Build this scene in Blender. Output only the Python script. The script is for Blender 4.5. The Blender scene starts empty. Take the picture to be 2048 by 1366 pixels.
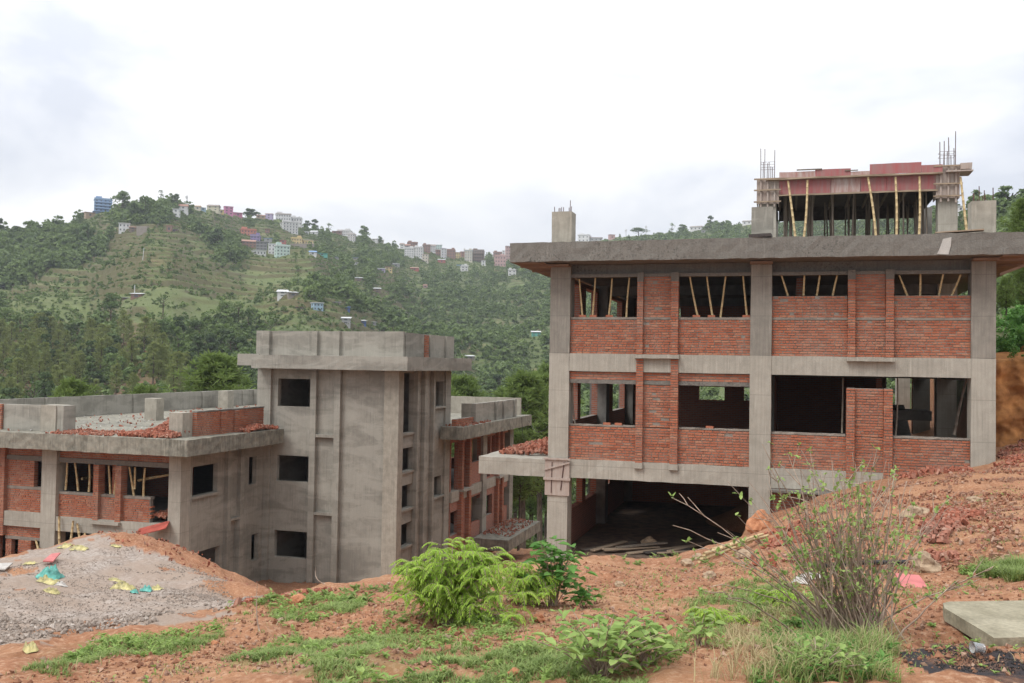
import bpy, math, random
import numpy as np
from mathutils import Vector, Matrix

S = bpy.context.scene
C = S.collection
rnd = random.Random(11)
NR = np.random.default_rng(5)

# ------------------------------------------------------------------ camera
FPX, YAW, PITCH, ROLL = 1877.07, 0.28759, 0.02360, 0.016178
cF = Vector((-math.sin(YAW)*math.cos(PITCH), math.cos(YAW)*math.cos(PITCH), math.sin(PITCH)))
cR0 = Vector((math.cos(YAW), math.sin(YAW), 0)); cU0 = cR0.cross(cF)
cR = cR0*math.cos(ROLL)+cU0*math.sin(ROLL); cU = -cR0*math.sin(ROLL)+cU0*math.cos(ROLL)
cam_d = bpy.data.cameras.new('camera'); cam = bpy.data.objects.new('camera', cam_d); C.objects.link(cam)
cam.matrix_world = Matrix(((cR.x, cU.x, -cF.x, 0), (cR.y, cU.y, -cF.y, 0), (cR.z, cU.z, -cF.z, 0), (0, 0, 0, 1)))
cam_d.sensor_width = 36; cam_d.lens = FPX/2048*36; cam_d.clip_end = 6000; cam_d.clip_start = 0.05
S.camera = cam

# ------------------------------------------------------------------ world, sun, exposure
SUN_EL, SUN_AZ = math.radians(52), math.radians(215)      # azimuth from +Y clockwise: high sun behind and left of the camera
W = bpy.data.worlds.new('World'); S.world = W; W.use_nodes = True
wn = W.node_tree.nodes; wl = W.node_tree.links
for n in list(wn): wn.remove(n)
sky = wn.new('ShaderNodeTexSky'); sky.sky_type = 'NISHITA'; sky.sun_disc = False
sky.sun_elevation = SUN_EL; sky.sun_rotation = SUN_AZ
tc = wn.new('ShaderNodeTexCoord'); mp = wn.new('ShaderNodeMapping'); mp.inputs['Scale'].default_value = (1.0, 1.0, 2.6)
mp.inputs['Location'].default_value = (0.35, 0.1, 0.2)
nz = wn.new('ShaderNodeTexNoise'); nz.inputs['Scale'].default_value = 2.1; nz.inputs['Detail'].default_value = 5; nz.inputs['Roughness'].default_value = 0.55
nz.inputs['Distortion'].default_value = 0.35
cr = wn.new('ShaderNodeValToRGB')
cr.color_ramp.elements[0].position = 0.40; cr.color_ramp.elements[0].color = (4.75, 4.95, 5.45, 1)
cr.color_ramp.elements[1].position = 0.60; cr.color_ramp.elements[1].color = (7.3, 7.25, 7.25, 1)
mx = wn.new('ShaderNodeMix'); mx.data_type = 'RGBA'; mx.inputs['Factor'].default_value = 0.94
# an overcast sky is brighter overhead than at the horizon
sxy = wn.new('ShaderNodeSeparateXYZ'); wl.new(tc.outputs['Generated'], sxy.inputs[0])
gr_ = wn.new('ShaderNodeMapRange'); gr_.inputs['From Min'].default_value = 0.0; gr_.inputs['From Max'].default_value = 1.0; gr_.inputs['To Min'].default_value = 0.80; gr_.inputs['To Max'].default_value = 2.4
wl.new(sxy.outputs['Z'], gr_.inputs['Value'])
gm = wn.new('ShaderNodeVectorMath'); gm.operation = 'SCALE'; wl.new(cr.outputs['Color'], gm.inputs[0]); wl.new(gr_.outputs['Result'], gm.inputs['Scale'])
bg = wn.new('ShaderNodeBackground'); bg.inputs['Strength'].default_value = 0.1
wo = wn.new('ShaderNodeOutputWorld')
wl.new(tc.outputs['Generated'], mp.inputs['Vector']); wl.new(mp.outputs['Vector'], nz.inputs['Vector'])
wl.new(nz.outputs['Fac'], cr.inputs['Fac']); wl.new(sky.outputs['Color'], mx.inputs['A']); wl.new(gm.outputs['Vector'], mx.inputs['B'])
wl.new(mx.outputs['Result'], bg.inputs['Color']); wl.new(bg.outputs['Background'], wo.inputs['Surface'])
sd = bpy.data.lights.new('sun', 'SUN'); so = bpy.data.objects.new('sun', sd); C.objects.link(so)
sd.energy = 1.5; sd.angle = math.radians(25); sd.color = (1.0, 0.98, 0.945)
sdir = Vector((math.sin(SUN_AZ)*math.cos(SUN_EL), math.cos(SUN_AZ)*math.cos(SUN_EL), math.sin(SUN_EL)))
so.rotation_euler = sdir.to_track_quat('Z', 'Y').to_euler(); so.location = (-20, -30, 60)
S.view_settings.view_transform = 'Standard'; S.view_settings.look = 'None'
S.view_settings.exposure = 0.6; S.view_settings.gamma = 1.0
try: S.view_settings.use_curve_mapping = False
except Exception: pass
S.render.engine = 'CYCLES'
S.cycles.use_denoising = True
S.cycles.max_bounces = 6; S.cycles.diffuse_bounces = 3; S.cycles.glossy_bounces = 2; S.cycles.transmission_bounces = 3
S.cycles.transparent_max_bounces = 4; S.cycles.volume_bounces = 0

# ------------------------------------------------------------------ helpers
def ray(px, py):
    return cF*FPX + cR*(px-1024) - cU*(py-683)
def at(px, py, depth):
    return ray(px, py)*(depth/FPX)
def onY(Y, px, py):
    r = ray(px, py); return r*(Y/r.y)

def tag(o, label=None, cat=None, group=None, kind=None):
    if label: o['label'] = label
    if cat: o['category'] = cat
    if group: o['group'] = group
    if kind: o['kind'] = kind
    return o
def empty(name, loc=(0, 0, 0), rz=0.0, label=None, cat=None, group=None):
    o = bpy.data.objects.new(name, None); C.objects.link(o); o.location = loc; o.rotation_euler = (0, 0, rz)
    o.empty_display_size = 0.2
    return tag(o, label, cat, group)
def link(name, me, parent=None, world=False):
    o = bpy.data.objects.new(name, me); C.objects.link(o)
    if parent is not None:
        o.parent = parent
        if world:                      # mesh is written in world coordinates
            p = parent; L = Vector(parent.location)
            while p.parent is not None: p = p.parent; L += Vector(p.location)
            o.location = -L
    return o
def copy_tree(o, parent=None):
    c = o.copy(); C.objects.link(c)
    if parent is not None: c.parent = parent
    for ch in list(o.children): copy_tree(ch, c)
    return c

class MB:
    def __init__(s): s.v = []; s.f = []; s.m = []
    def box(s, x0, x1, y0, y1, z0, z1, m=0):
        if x0 > x1: x0, x1 = x1, x0
        if y0 > y1: y0, y1 = y1, y0
        if z0 > z1: z0, z1 = z1, z0
        n = len(s.v)
        s.v += [(x0,y0,z0),(x1,y0,z0),(x1,y1,z0),(x0,y1,z0),(x0,y0,z1),(x1,y0,z1),(x1,y1,z1),(x0,y1,z1)]
        s.f += [(n,n+3,n+2,n+1),(n+4,n+5,n+6,n+7),(n,n+1,n+5,n+4),(n+1,n+2,n+6,n+5),(n+2,n+3,n+7,n+6),(n+3,n,n+4,n+7)]
        s.m += [m]*6; return s
    def obox(s, c, ax, ay, az, m=0):     # oriented box: centre and three half-axis vectors
        c = Vector(c); ax = Vector(ax); ay = Vector(ay); az = Vector(az); n = len(s.v)
        for k in (-1, 1):
            for i, j in ((-1,-1),(1,-1),(1,1),(-1,1)): s.v.append(tuple(c+ax*i+ay*j+az*k))
        s.f += [(n,n+3,n+2,n+1),(n+4,n+5,n+6,n+7),(n,n+1,n+5,n+4),(n+1,n+2,n+6,n+5),(n+2,n+3,n+7,n+6),(n+3,n,n+4,n+7)]
        s.m += [m]*6; return s
    def rbox(s, x0, x1, y0, y1, z0, z1, m=0, step=0.3, amp=0.012):   # box with slightly uneven faces and edges
        a = np.array([x0,y0,z0], float); b = np.array([x1,y1,z1], float); d = b-a
        n = [max(1, int(math.ceil(q/step))) for q in d]; idx = {}
        def vid(i, j, k):
            q = (i, j, k)
            if q not in idx:
                p = a + d*np.array([i/n[0], j/n[1], k/n[2]])
                p = p + np.array([rnd.uniform(-1,1) for _ in range(3)])*amp
                idx[q] = len(s.v); s.v.append(tuple(p))
            return idx[q]
        def face(q): s.f.append(q); s.m.append(m)
        for i in range(n[0]):
            for j in range(n[1]):
                face((vid(i,j,0),vid(i,j+1,0),vid(i+1,j+1,0),vid(i+1,j,0)))
                face((vid(i,j,n[2]),vid(i+1,j,n[2]),vid(i+1,j+1,n[2]),vid(i,j+1,n[2])))
        for i in range(n[0]):
            for k in range(n[2]):
                face((vid(i,0,k),vid(i+1,0,k),vid(i+1,0,k+1),vid(i,0,k+1)))
                face((vid(i,n[1],k),vid(i,n[1],k+1),vid(i+1,n[1],k+1),vid(i+1,n[1],k)))
        for j in range(n[1]):
            for k in range(n[2]):
                face((vid(0,j,k),vid(0,j,k+1),vid(0,j+1,k+1),vid(0,j+1,k)))
                face((vid(n[0],j,k),vid(n[0],j+1,k),vid(n[0],j+1,k+1),vid(n[0],j,k+1)))
        return s
    def tube(s, pts, rad, n=6, m=0, cap=True):
        pts = [Vector(p) for p in pts]
        if not isinstance(rad, (list, tuple)): rad = [rad]*len(pts)
        base = len(s.v); up = Vector((0.123, 0.31, 0.94))
        for i, p in enumerate(pts):
            t = (pts[min(i+1, len(pts)-1)]-pts[max(i-1, 0)]).normalized()
            a = t.cross(up)
            if a.length < 1e-3: a = t.cross(Vector((1, 0, 0)))
            a.normalize(); b = t.cross(a)
            for k in range(n):
                an = 2*math.pi*k/n; s.v.append(tuple(p+(a*math.cos(an)+b*math.sin(an))*rad[i]))
        for i in range(len(pts)-1):
            for k in range(n):
                q = base+i*n; s.f.append((q+k, q+(k+1)%n, q+n+(k+1)%n, q+n+k)); s.m.append(m)
        if cap:
            s.f.append(tuple(base+k for k in range(n))); s.m.append(m)
            s.f.append(tuple(base+(len(pts)-1)*n+k for k in reversed(range(n)))); s.m.append(m)
        return s
    def poly(s, pts, m=0):
        n = len(s.v); s.v += [tuple(p) for p in pts]; s.f.append(tuple(range(n, n+len(pts)))); s.m.append(m); return s
    def mesh(s, name, mats, smooth=False):
        me = bpy.data.meshes.new(name); me.from_pydata(s.v, [], s.f)
        for q in (mats if isinstance(mats, (list, tuple)) else [mats]): me.materials.append(q)
        if len(s.f): me.polygons.foreach_set('material_index', s.m)
        if smooth: me.polygons.foreach_set('use_smooth', [True]*len(s.f))
        me.update(); return me
    def build(s, name, mats, parent=None, smooth=False, world=True):
        return link(name, s.mesh(name, mats, smooth), parent, world)

def np_mesh(name, V, F, mats, mi=None, smooth=False):     # V (n,3); F (m,3) or (m,4)
    me = bpy.data.meshes.new(name); k = F.shape[1]
    me.vertices.add(len(V)); me.vertices.foreach_set('co', np.ascontiguousarray(V, dtype=np.float32).ravel())
    me.loops.add(F.size); me.loops.foreach_set('vertex_index', np.ascontiguousarray(F, dtype=np.int32).ravel())
    me.polygons.add(len(F)); me.polygons.foreach_set('loop_start', np.arange(0, F.size, k, dtype=np.int32))
    for q in (mats if isinstance(mats, (list, tuple)) else [mats]): me.materials.append(q)
    if mi is not None: me.polygons.foreach_set('material_index', np.asarray(mi, dtype=np.int32))
    me.polygons.foreach_set('use_smooth', np.full(len(F), bool(smooth)))
    me.update(calc_edges=True); return me

def holed_wall(mb, axis, f0, f1, u0, u1, z0, z1, holes=(), m=0):
    """wall slab between f0 and f1 along Y (axis 'x': runs along X) or X (axis 'y': runs along Y) with rectangular holes (u0,u1,z0,z1)"""
    us = sorted({u0, u1, *[min(max(h[0], u0), u1) for h in holes], *[min(max(h[1], u0), u1) for h in holes]})
    zs = sorted({z0, z1, *[min(max(h[2], z0), z1) for h in holes], *[min(max(h[3], z0), z1) for h in holes]})
    def solid(i, k):
        if i < 0 or k < 0 or i >= len(us)-1 or k >= len(zs)-1: return False
        cu = (us[i]+us[i+1])/2; cz = (zs[k]+zs[k+1])/2
        return not any(h[0] < cu < h[1] and h[2] < cz < h[3] for h in holes)
    P = (lambda u, f, z: (u, f, z)) if axis == 'x' else (lambda u, f, z: (f, u, z))
    for i in range(len(us)-1):
        for k in range(len(zs)-1):
            if not solid(i, k): continue
            a, b, c, d = us[i], us[i+1], zs[k], zs[k+1]
            mb.poly([P(a,f0,c),P(b,f0,c),P(b,f0,d),P(a,f0,d)], m); mb.poly([P(a,f1,c),P(a,f1,d),P(b,f1,d),P(b,f1,c)], m)
            if not solid(i-1, k): mb.poly([P(a,f0,c),P(a,f0,d),P(a,f1,d),P(a,f1,c)], m)
            if not solid(i+1, k): mb.poly([P(b,f0,c),P(b,f1,c),P(b,f1,d),P(b,f0,d)], m)
            if not solid(i, k-1): mb.poly([P(a,f0,c),P(a,f1,c),P(b,f1,c),P(b,f0,c)], m)
            if not solid(i, k+1): mb.poly([P(a,f0,d),P(b,f0,d),P(b,f1,d),P(a,f1,d)], m)
    return mb

def bricks(mb, axis, face, sgn, u0, u1, z0, z1, depth=0.11, rag=(0, 0), hole=0.0, plain_top=True):
    """laid bricks: mortar core (slot 1) and single bricks (slot 0). sgn: direction of the body behind the face"""
    P = (lambda u, f, z: (u, f, z)) if axis == 'x' else (lambda u, f, z: (f, u, z))
    def bx(ua, ub, fa, fb, za, zb, m):
        p = P(ua, fa, za); q = P(ub, fb, zb); mb.box(p[0], q[0], p[1], q[1], p[2], q[2], m)
    if u0 > u1: u0, u1 = u1, u0
    n = max(1, round((z1-z0)/0.082)); h = (z1-z0)/n
    ra0 = 0.06 if rag[0] else 0; ra1 = 0.06 if rag[1] else 0
    bx(u0+0.012+ra0, u1-0.012-ra1, face+sgn*0.02, face+sgn*(depth-0.02), z0+0.003, z1-0.004, 1)
    for r in range(n):
        L = 0.236 if r % 2 == 0 else (0.236 if rnd.random() < 0.45 else 0.124)
        a0 = u0+(rnd.choice((0, 0.11)) if rag[0] else 0)+rnd.uniform(0, 0.006); a1 = u1-(rnd.choice((0, 0.11)) if rag[1] else 0)-rnd.uniform(0, 0.006)
        u = a0; first = True
        zz = z0+r*h
        while u < a1-0.02:
            l = L*rnd.uniform(0.9, 1.05)
            if first and r % 2: l *= 0.5
            first = False
            e = min(u+l, a1)
            if a1-e < 0.05: e = a1
            g = rnd.uniform(0.014, 0.024)
            if not (hole and rnd.random() < hole):
                j = rnd.uniform(-0.008, 0.010)
                bx(u, e-g if e < a1 else e, face+sgn*j, face+sgn*(depth-rnd.uniform(0, 0.004)), zz+rnd.uniform(0.003, 0.008), zz+h-rnd.uniform(0.016, 0.027), 0)
            u = e
    return mb

# numpy value noise
def vn(x, y, seed=0):
    x = np.asarray(x, float); y = np.asarray(y, float)
    xi = np.floor(x).astype(np.int64); yi = np.floor(y).astype(np.int64); fx = x-xi; fy = y-yi
    fx = fx*fx*(3-2*fx); fy = fy*fy*(3-2*fy)
    def h(a, b):
        q = (a*374761393+b*668265263+seed*974634533) & 0xffffffff
        q = ((q ^ (q >> 13))*1274126177) & 0xffffffff
        return ((q ^ (q >> 16)) & 0xffffff)/float(0xffffff)
    a = h(xi, yi); b = h(xi+1, yi); c = h(xi, yi+1); d = h(xi+1, yi+1)
    return (a*(1-fx)+b*fx)*(1-fy)+(c*(1-fx)+d*fx)*fy
def fbm(x, y, oct=4, seed=0):
    s = 0; a = 0.5; t = 0
    for i in range(oct):
        s = s+a*vn(np.asarray(x)*2**i, np.asarray(y)*2**i, seed+i); t += a; a *= 0.5
    return s/t
def sstep(a, b, x):
    t = np.clip((np.asarray(x, float)-a)/(b-a), 0, 1); return t*t*(3-2*t)

# ------------------------------------------------------------------ materials
def new_mat(name):
    m = bpy.data.materials.new(name); m.use_nodes = True
    nt = m.node_tree; b = nt.nodes['Principled BSDF']; b.inputs['Roughness'].default_value = 0.85
    if 'Specular IOR Level' in b.inputs: b.inputs['Specular IOR Level'].default_value = 0.25
    return m, nt, b
class NB:                                            # tiny node-graph helper
    def __init__(s, nt): s.nt = nt; s.tc = None
    def n(s, t, **kw):
        q = s.nt.nodes.new(t)
        for k, v in kw.items(): setattr(q, k, v)
        return q
    def l(s, a, b): s.nt.links.new(a, b)
    def co(s, kind='Object', scale=(1, 1, 1)):
        if s.tc is None: s.tc = s.n('ShaderNodeTexCoord')
        mp = s.n('ShaderNodeMapping'); mp.inputs['Scale'].default_value = scale; s.l(s.tc.outputs[kind], mp.inputs['Vector']); return mp.outputs['Vector']
    def noise(s, vec, scale, detail=4, rough=0.55, dist=0.0):
        q = s.n('ShaderNodeTexNoise'); s.l(vec, q.inputs['Vector']); q.inputs['Scale'].default_value = scale
        q.inputs['Detail'].default_value = detail; q.inputs['Roughness'].default_value = rough; q.inputs['Distortion'].default_value = dist; return q.outputs['Fac']
    def ramp(s, fac, stops):
        q = s.n('ShaderNodeValToRGB'); s.l(fac, q.inputs['Fac']); e = q.color_ramp.elements
        while len(e) < len(stops): e.new(0.5)
        for i, (p, c) in enumerate(stops):
            e[i].position = p; e[i].color = (c, c, c, 1) if not isinstance(c, (tuple, list)) else (*c[:3], 1)
        return q.outputs['Color']
    def mix(s, fac, a, b, mode='MIX'):
        q = s.n('ShaderNodeMix', data_type='RGBA', blend_type=mode)
        for sock, v in ((q.inputs['Factor'], fac), (q.inputs['A'], a), (q.inputs['B'], b)):
            if isinstance(v, (int, float)): sock.default_value = v if sock.type == 'VALUE' else (v, v, v, 1)
            elif isinstance(v, (tuple, list)): sock.default_value = (*v[:3], 1)
            else: s.l(v, sock)
        return q.outputs['Result']
    def math(s, op, a, b=0.0):
        q = s.n('ShaderNodeMath', operation=op)
        for i, v in enumerate((a, b)):
            if isinstance(v, (int, float)): q.inputs[i].default_value = v
            else: s.l(v, q.inputs[i])
        return q.outputs[0]
    def bump(s, b, h, strength=0.4, dist=0.02):
        q = s.n('ShaderNodeBump'); q.inputs['Strength'].default_value = strength; q.inputs['Distance'].default_value = dist
        s.l(h, q.inputs['Height']); s.l(q.outputs['Normal'], b.inputs['Normal'])
    def attr(s, name):
        q = s.n('ShaderNodeAttribute'); q.attribute_name = name; return q.outputs['Fac']

def concrete(name, base, dark, blotch=0.5, streak=0.25, seam=0.0, bumpy=0.3, grain=60.0, bands=0.0, pits=0.0):
    m, nt, b = new_mat(name); g = NB(nt); v = g.co()
    n1 = g.noise(g.co(scale=(1, 1, 0.8)), 0.5, 6, 0.62, 0.15); n2 = g.noise(v, 3.2, 5, 0.6); n3 = g.noise(v, grain, 3, 0.6)
    c = g.mix(g.ramp(n1, [(0.38, 0.0), (0.66, 1.0)]), dark, base)
    c = g.mix(blotch, c, g.mix(g.ramp(n2, [(0.32, 0.0), (0.68, 1.0)]), [q*0.66 for q in dark], [q*1.14 for q in base]))
    st = g.noise(g.co(scale=(9, 9, 0.35)), 1.6, 4, 0.6)
    c = g.mix(g.math('MULTIPLY', g.ramp(st, [(0.52, 0.0), (0.72, 1.0)]), streak), c, [q*0.5 for q in dark])
    st2 = g.noise(g.co(scale=(6, 6, 0.5)), 2.3, 3, 0.5)
    c = g.mix(g.math('MULTIPLY', g.ramp(st2, [(0.6, 0.0), (0.74, 1.0)]), streak*0.9), c, [min(0.7, q*1.45) for q in base])
    if bands:                                       # plastering lifts: uneven level bands with ragged edges
        wv = g.math('ADD', g.noise(g.co(scale=(0.25, 0.25, 1.0)), 1.5, 5, 0.6, 0.6), 0.0)
        c = g.mix(g.math('MULTIPLY', g.ramp(wv, [(0.50, 0.0), (0.56, 1.0)]), bands), c, [q*1.06 for q in base])
        c = g.mix(g.math('MULTIPLY', g.ramp(wv, [(0.38, 1.0), (0.45, 0.0)]), bands), c, [q*0.82 for q in dark])
    c = g.mix(0.22, c, g.ramp(n3, [(0.3, 0.05), (0.7, 0.62)]), 'OVERLAY')
    if pits:                                        # honeycombed patches
        pm = g.math('MULTIPLY', g.ramp(g.noise(g.co(scale=(1, 1, 1.5)), 0.45, 3, 0.5), [(0.46, 0.0), (0.62, 1.0)]), g.ramp(g.noise(v, 13, 3, 0.7), [(0.54, 0.0), (0.62, 1.0)]))
        c = g.mix(g.math('MULTIPLY', pm, pits), c, [q*0.4 for q in dark])
    if seam:
        sx = g.n('ShaderNodeSeparateXYZ'); g.l(v, sx.inputs[0])
        fr = g.math('FRACT', g.math('MULTIPLY', g.math('ADD', sx.outputs['Z'], 20.37), 1/1.22))
        ln = g.math('MULTIPLY', g.math('LESS_THAN', fr, 0.014), seam)
        c = g.mix(ln, c, [q*0.42 for q in dark])
        bd = g.noise(g.co(scale=(1, 1, 0.03)), 16, 2, 0.4)
        c = g.mix(g.math('MULTIPLY', g.ramp(bd, [(0.45, 0.0), (0.62, 1.0)]), seam*0.55), c, [q*0.72 for q in dark])
    g.l(c, b.inputs['Base Color'])
    g.bump(b, g.math('ADD', g.math('MULTIPLY', n2, 0.6), n3), bumpy, 0.012)
    return m

M = {}
M['form'] = concrete('formed_concrete', (0.42, 0.392, 0.332), (0.315, 0.293, 0.245), 0.25, 0.3, 0.45)
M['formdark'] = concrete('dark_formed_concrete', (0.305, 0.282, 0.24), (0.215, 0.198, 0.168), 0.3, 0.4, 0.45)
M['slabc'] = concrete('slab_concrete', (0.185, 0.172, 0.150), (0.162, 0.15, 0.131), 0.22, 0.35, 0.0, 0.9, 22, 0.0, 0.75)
M['plaster'] = concrete('cement_plaster', (0.335, 0.318, 0.272), (0.225, 0.212, 0.18), 0.22, 0.42, 0.0, 0.25, 60, 0.55)
M['lightplaster'] = concrete('light_cement', (0.40, 0.368, 0.305), (0.285, 0.26, 0.212), 0.4, 0.3, 0.0, 0.25)
M['oldslab'] = concrete('weathered_slab', (0.31, 0.29, 0.235), (0.13, 0.125, 0.10), 0.6, 0.55, 0.0, 0.5)
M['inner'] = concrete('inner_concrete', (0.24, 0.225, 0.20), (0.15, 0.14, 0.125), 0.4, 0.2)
M['patch'] = concrete('pale_cement', (0.50, 0.48, 0.44), (0.40, 0.38, 0.35), 0.3, 0.2)
M['mossconc'] = concrete('mossy_concrete', (0.37, 0.335, 0.245), (0.23, 0.205, 0.135), 0.5, 0.15, 0.0, 0.8, 25)

def brick_mat(name, c0, c1, c2):
    m, nt, b = new_mat(name); g = NB(nt); v = g.co()
    ge = g.n('ShaderNodeNewGeometry'); r = ge.outputs['Random Per Island']
    c = g.ramp(r, [(0.0, c0), (0.3, c1), (0.72, c1), (1.0, c2)])
    n2 = g.noise(v, 26, 4, 0.6); n1 = g.noise(v, 0.8, 4, 0.6)
    c = g.mix(g.ramp(n2, [(0.35, 0.55), (0.75, 0.0)]), c, [q*0.6 for q in c0])
    c = g.mix(g.math('MULTIPLY', g.ramp(n1, [(0.45, 0.0), (0.7, 1.0)]), 0.35), c, (0.30, 0.235, 0.19))
    g.l(c, b.inputs['Base Color']); g.bump(b, n2, 0.5, 0.01); return m
M['brick'] = brick_mat('red_brick', (0.30, 0.094, 0.05), (0.44, 0.15, 0.08), (0.51, 0.245, 0.145))
M['rubble'] = brick_mat('brick_rubble', (0.235, 0.075, 0.045), (0.37, 0.13, 0.078), (0.41, 0.255, 0.185))
M['mortar'] = concrete('mortar', (0.30, 0.265, 0.225), (0.21, 0.18, 0.15), 0.5, 0.1)
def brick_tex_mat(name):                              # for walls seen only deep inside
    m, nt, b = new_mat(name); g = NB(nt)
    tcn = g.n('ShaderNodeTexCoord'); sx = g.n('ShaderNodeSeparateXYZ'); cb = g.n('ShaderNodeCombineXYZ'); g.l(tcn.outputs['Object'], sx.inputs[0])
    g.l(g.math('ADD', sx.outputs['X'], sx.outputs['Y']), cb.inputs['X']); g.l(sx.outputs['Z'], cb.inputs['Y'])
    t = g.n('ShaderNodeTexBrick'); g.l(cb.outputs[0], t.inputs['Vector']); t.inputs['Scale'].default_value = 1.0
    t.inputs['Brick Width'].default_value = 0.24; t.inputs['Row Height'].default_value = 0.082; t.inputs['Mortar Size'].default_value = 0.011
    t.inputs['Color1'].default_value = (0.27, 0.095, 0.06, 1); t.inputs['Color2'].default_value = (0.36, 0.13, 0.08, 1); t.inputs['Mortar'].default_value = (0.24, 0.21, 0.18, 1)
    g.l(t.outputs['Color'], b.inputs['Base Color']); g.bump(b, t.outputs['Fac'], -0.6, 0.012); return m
M['bricktex'] = brick_tex_mat('inner_brick')

def simple(name, c, var=0.25, scale=8.0, rough=0.85, stretch=(1, 1, 1), spec=0.25, metal=0.0, c2=None, bump=0.0):
    m, nt, b = new_mat(name); g = NB(nt); n = g.noise(g.co(scale=stretch), scale, 5, 0.62)
    lo = c2 or [q*(1-var*1.6) for q in c]
    g.l(g.mix(g.ramp(n, [(0.3, 0.0), (0.7, 1.0)]), lo, [min(0.9, q*(1+var*0.5)) for q in c]), b.inputs['Base Color'])
    b.inputs['Roughness'].default_value = rough; b.inputs['Metallic'].default_value = metal
    if 'Specular IOR Level' in b.inputs: b.inputs['Specular IOR Level'].default_value = spec
    if bump: g.bump(b, n, bump, 0.02)
    return m
M['bamboo'] = simple('bamboo', (0.50, 0.375, 0.20), 0.25, 14, 0.6)
M['timber'] = simple('grey_timber', (0.20, 0.165, 0.13), 0.35, 9, 0.85, (1, 1, 0.15))
M['plank'] = simple('plank', (0.34, 0.26, 0.185), 0.3, 7, 0.85, (0.3, 4, 4))
M['darkplank'] = simple('dark_plank', (0.07, 0.06, 0.055), 0.3, 7, 0.8)
M['soffit'] = simple('soffit_ply', (0.245, 0.165, 0.118), 0.3, 2.5, 0.75, (0.5, 3, 3))
M['redply'] = simple('red_ply', (0.29, 0.075, 0.075), 0.3, 2.6, 0.6, (4, 4, 0.4), c2=(0.27, 0.165, 0.15))
M['greyply'] = simple('cement_stained_ply', (0.40, 0.345, 0.31), 0.2, 2.5, 0.8, (3, 3, 0.6), c2=(0.30, 0.13, 0.11))
M['formply'] = simple('stained_form_board', (0.36, 0.315, 0.275), 0.2, 2.2, 0.75, (5, 5, 0.5), c2=(0.31, 0.235, 0.195))
M['rust'] = simple('rusty_steel', (0.135, 0.075, 0.065), 0.4, 20, 0.75, metal=0.3)
M['sheetred'] = simple('red_sheet', (0.42, 0.10, 0.075), 0.3, 3, 0.4, spec=0.5)
M['pinksheet'] = simple('pink_board', (0.50, 0.155, 0.145), 0.2, 6, 0.6)
M['yellowsack'] = simple('yellow_woven_plastic', (0.47, 0.41, 0.17), 0.5, 9, 0.45, spec=0.4)
M['tealsack'] = simple('teal_woven_plastic', (0.10, 0.36, 0.30), 0.4, 9, 0.45, spec=0.4)
M['whitesack'] = simple('white_woven_plastic', (0.46, 0.43, 0.39), 0.3, 9, 0.5)
M['ash'] = simple('burnt_ash', (0.03, 0.028, 0.026), 0.4, 20)
M['rock'] = simple('field_stone', (0.36, 0.27, 0.18), 0.35, 9, 0.9, c2=(0.17, 0.115, 0.075), bump=0.6)
M['redrock'] = simple('laterite_stone', (0.42, 0.20, 0.105), 0.35, 7, 0.95, c2=(0.25, 0.095, 0.045), bump=0.8)
M['dirtfloor'] = simple('dirt_floor', (0.17, 0.115, 0.08), 0.35, 3, 0.95, c2=(0.07, 0.055, 0.045), bump=0.6)
M['bank'] = simple('cut_earth', (0.46, 0.215, 0.075), 0.3, 1.9, 0.98, c2=(0.17, 0.068, 0.024), bump=0.9)
M['clod'] = simple('earth_clod', (0.29, 0.14, 0.08), 0.3, 9, 0.98, c2=(0.17, 0.075, 0.042), bump=0.8)
M['wire'] = simple('wire', (0.04, 0.04, 0.04), 0.1)
M['black'] = simple('dark_pipe', (0.025, 0.025, 0.027), 0.2, 10, 0.5)
def leaf_mat(name, c, c2, var_scale=0.4, per='island', trans=0.35, rough=0.55, iw=0.55):
    m, nt, b = new_mat(name); g = NB(nt)
    n = g.noise(g.co(), var_scale, 4, 0.6)
    if per == 'island': r = g.n('ShaderNodeNewGeometry').outputs['Random Per Island']
    else: r = g.n('ShaderNodeObjectInfo').outputs['Random']
    f = g.math('ADD', g.math('MULTIPLY', r, iw), g.math('MULTIPLY', g.ramp(n, [(0.3, 0.0), (0.7, 1.0)]), 1-iw))
    col = g.mix(f, c, c2); g.l(col, b.inputs['Base Color']); b.inputs['Roughness'].default_value = rough
    tr = g.n('ShaderNodeBsdfTranslucent'); g.l(col, tr.inputs['Color'])
    ms = g.n('ShaderNodeMixShader'); ms.inputs[0].default_value = trans
    out = nt.nodes['Material Output']; g.l(b.outputs[0], ms.inputs[1]); g.l(tr.outputs[0], ms.inputs[2]); g.l(ms.outputs[0], out.inputs['Surface'])
    return m
M['leafhill'] = leaf_mat('hill_foliage', (0.056, 0.10, 0.03), (0.205, 0.275, 0.085), 0.16, iw=0.25)
M['leafdark'] = leaf_mat('dark_foliage', (0.040, 0.070, 0.024), (0.10, 0.148, 0.048), 0.3, 'object')
M['leafmid'] = leaf_mat('mid_foliage', (0.06, 0.105, 0.03), (0.16, 0.225, 0.066), 0.3, 'object')
M['needle'] = leaf_mat('pine_needles', (0.10, 0.15, 0.038), (0.23, 0.31, 0.09), 0.5, trans=0.5, iw=0.35)
M['needlefar'] = leaf_mat('far_pine_needles', (0.15, 0.18, 0.055), (0.28, 0.315, 0.105), 0.06, iw=0.3)
M['neem'] = leaf_mat('bright_leaflets', (0.19, 0.335, 0.035), (0.42, 0.575, 0.095), 6)
M['broad'] = leaf_mat('broad_leaf', (0.06, 0.17, 0.035), (0.18, 0.35, 0.075), 8)
M['shrubleaf'] = leaf_mat('shrub_leaf', (0.15, 0.255, 0.055), (0.37, 0.48, 0.15), 8)
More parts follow.
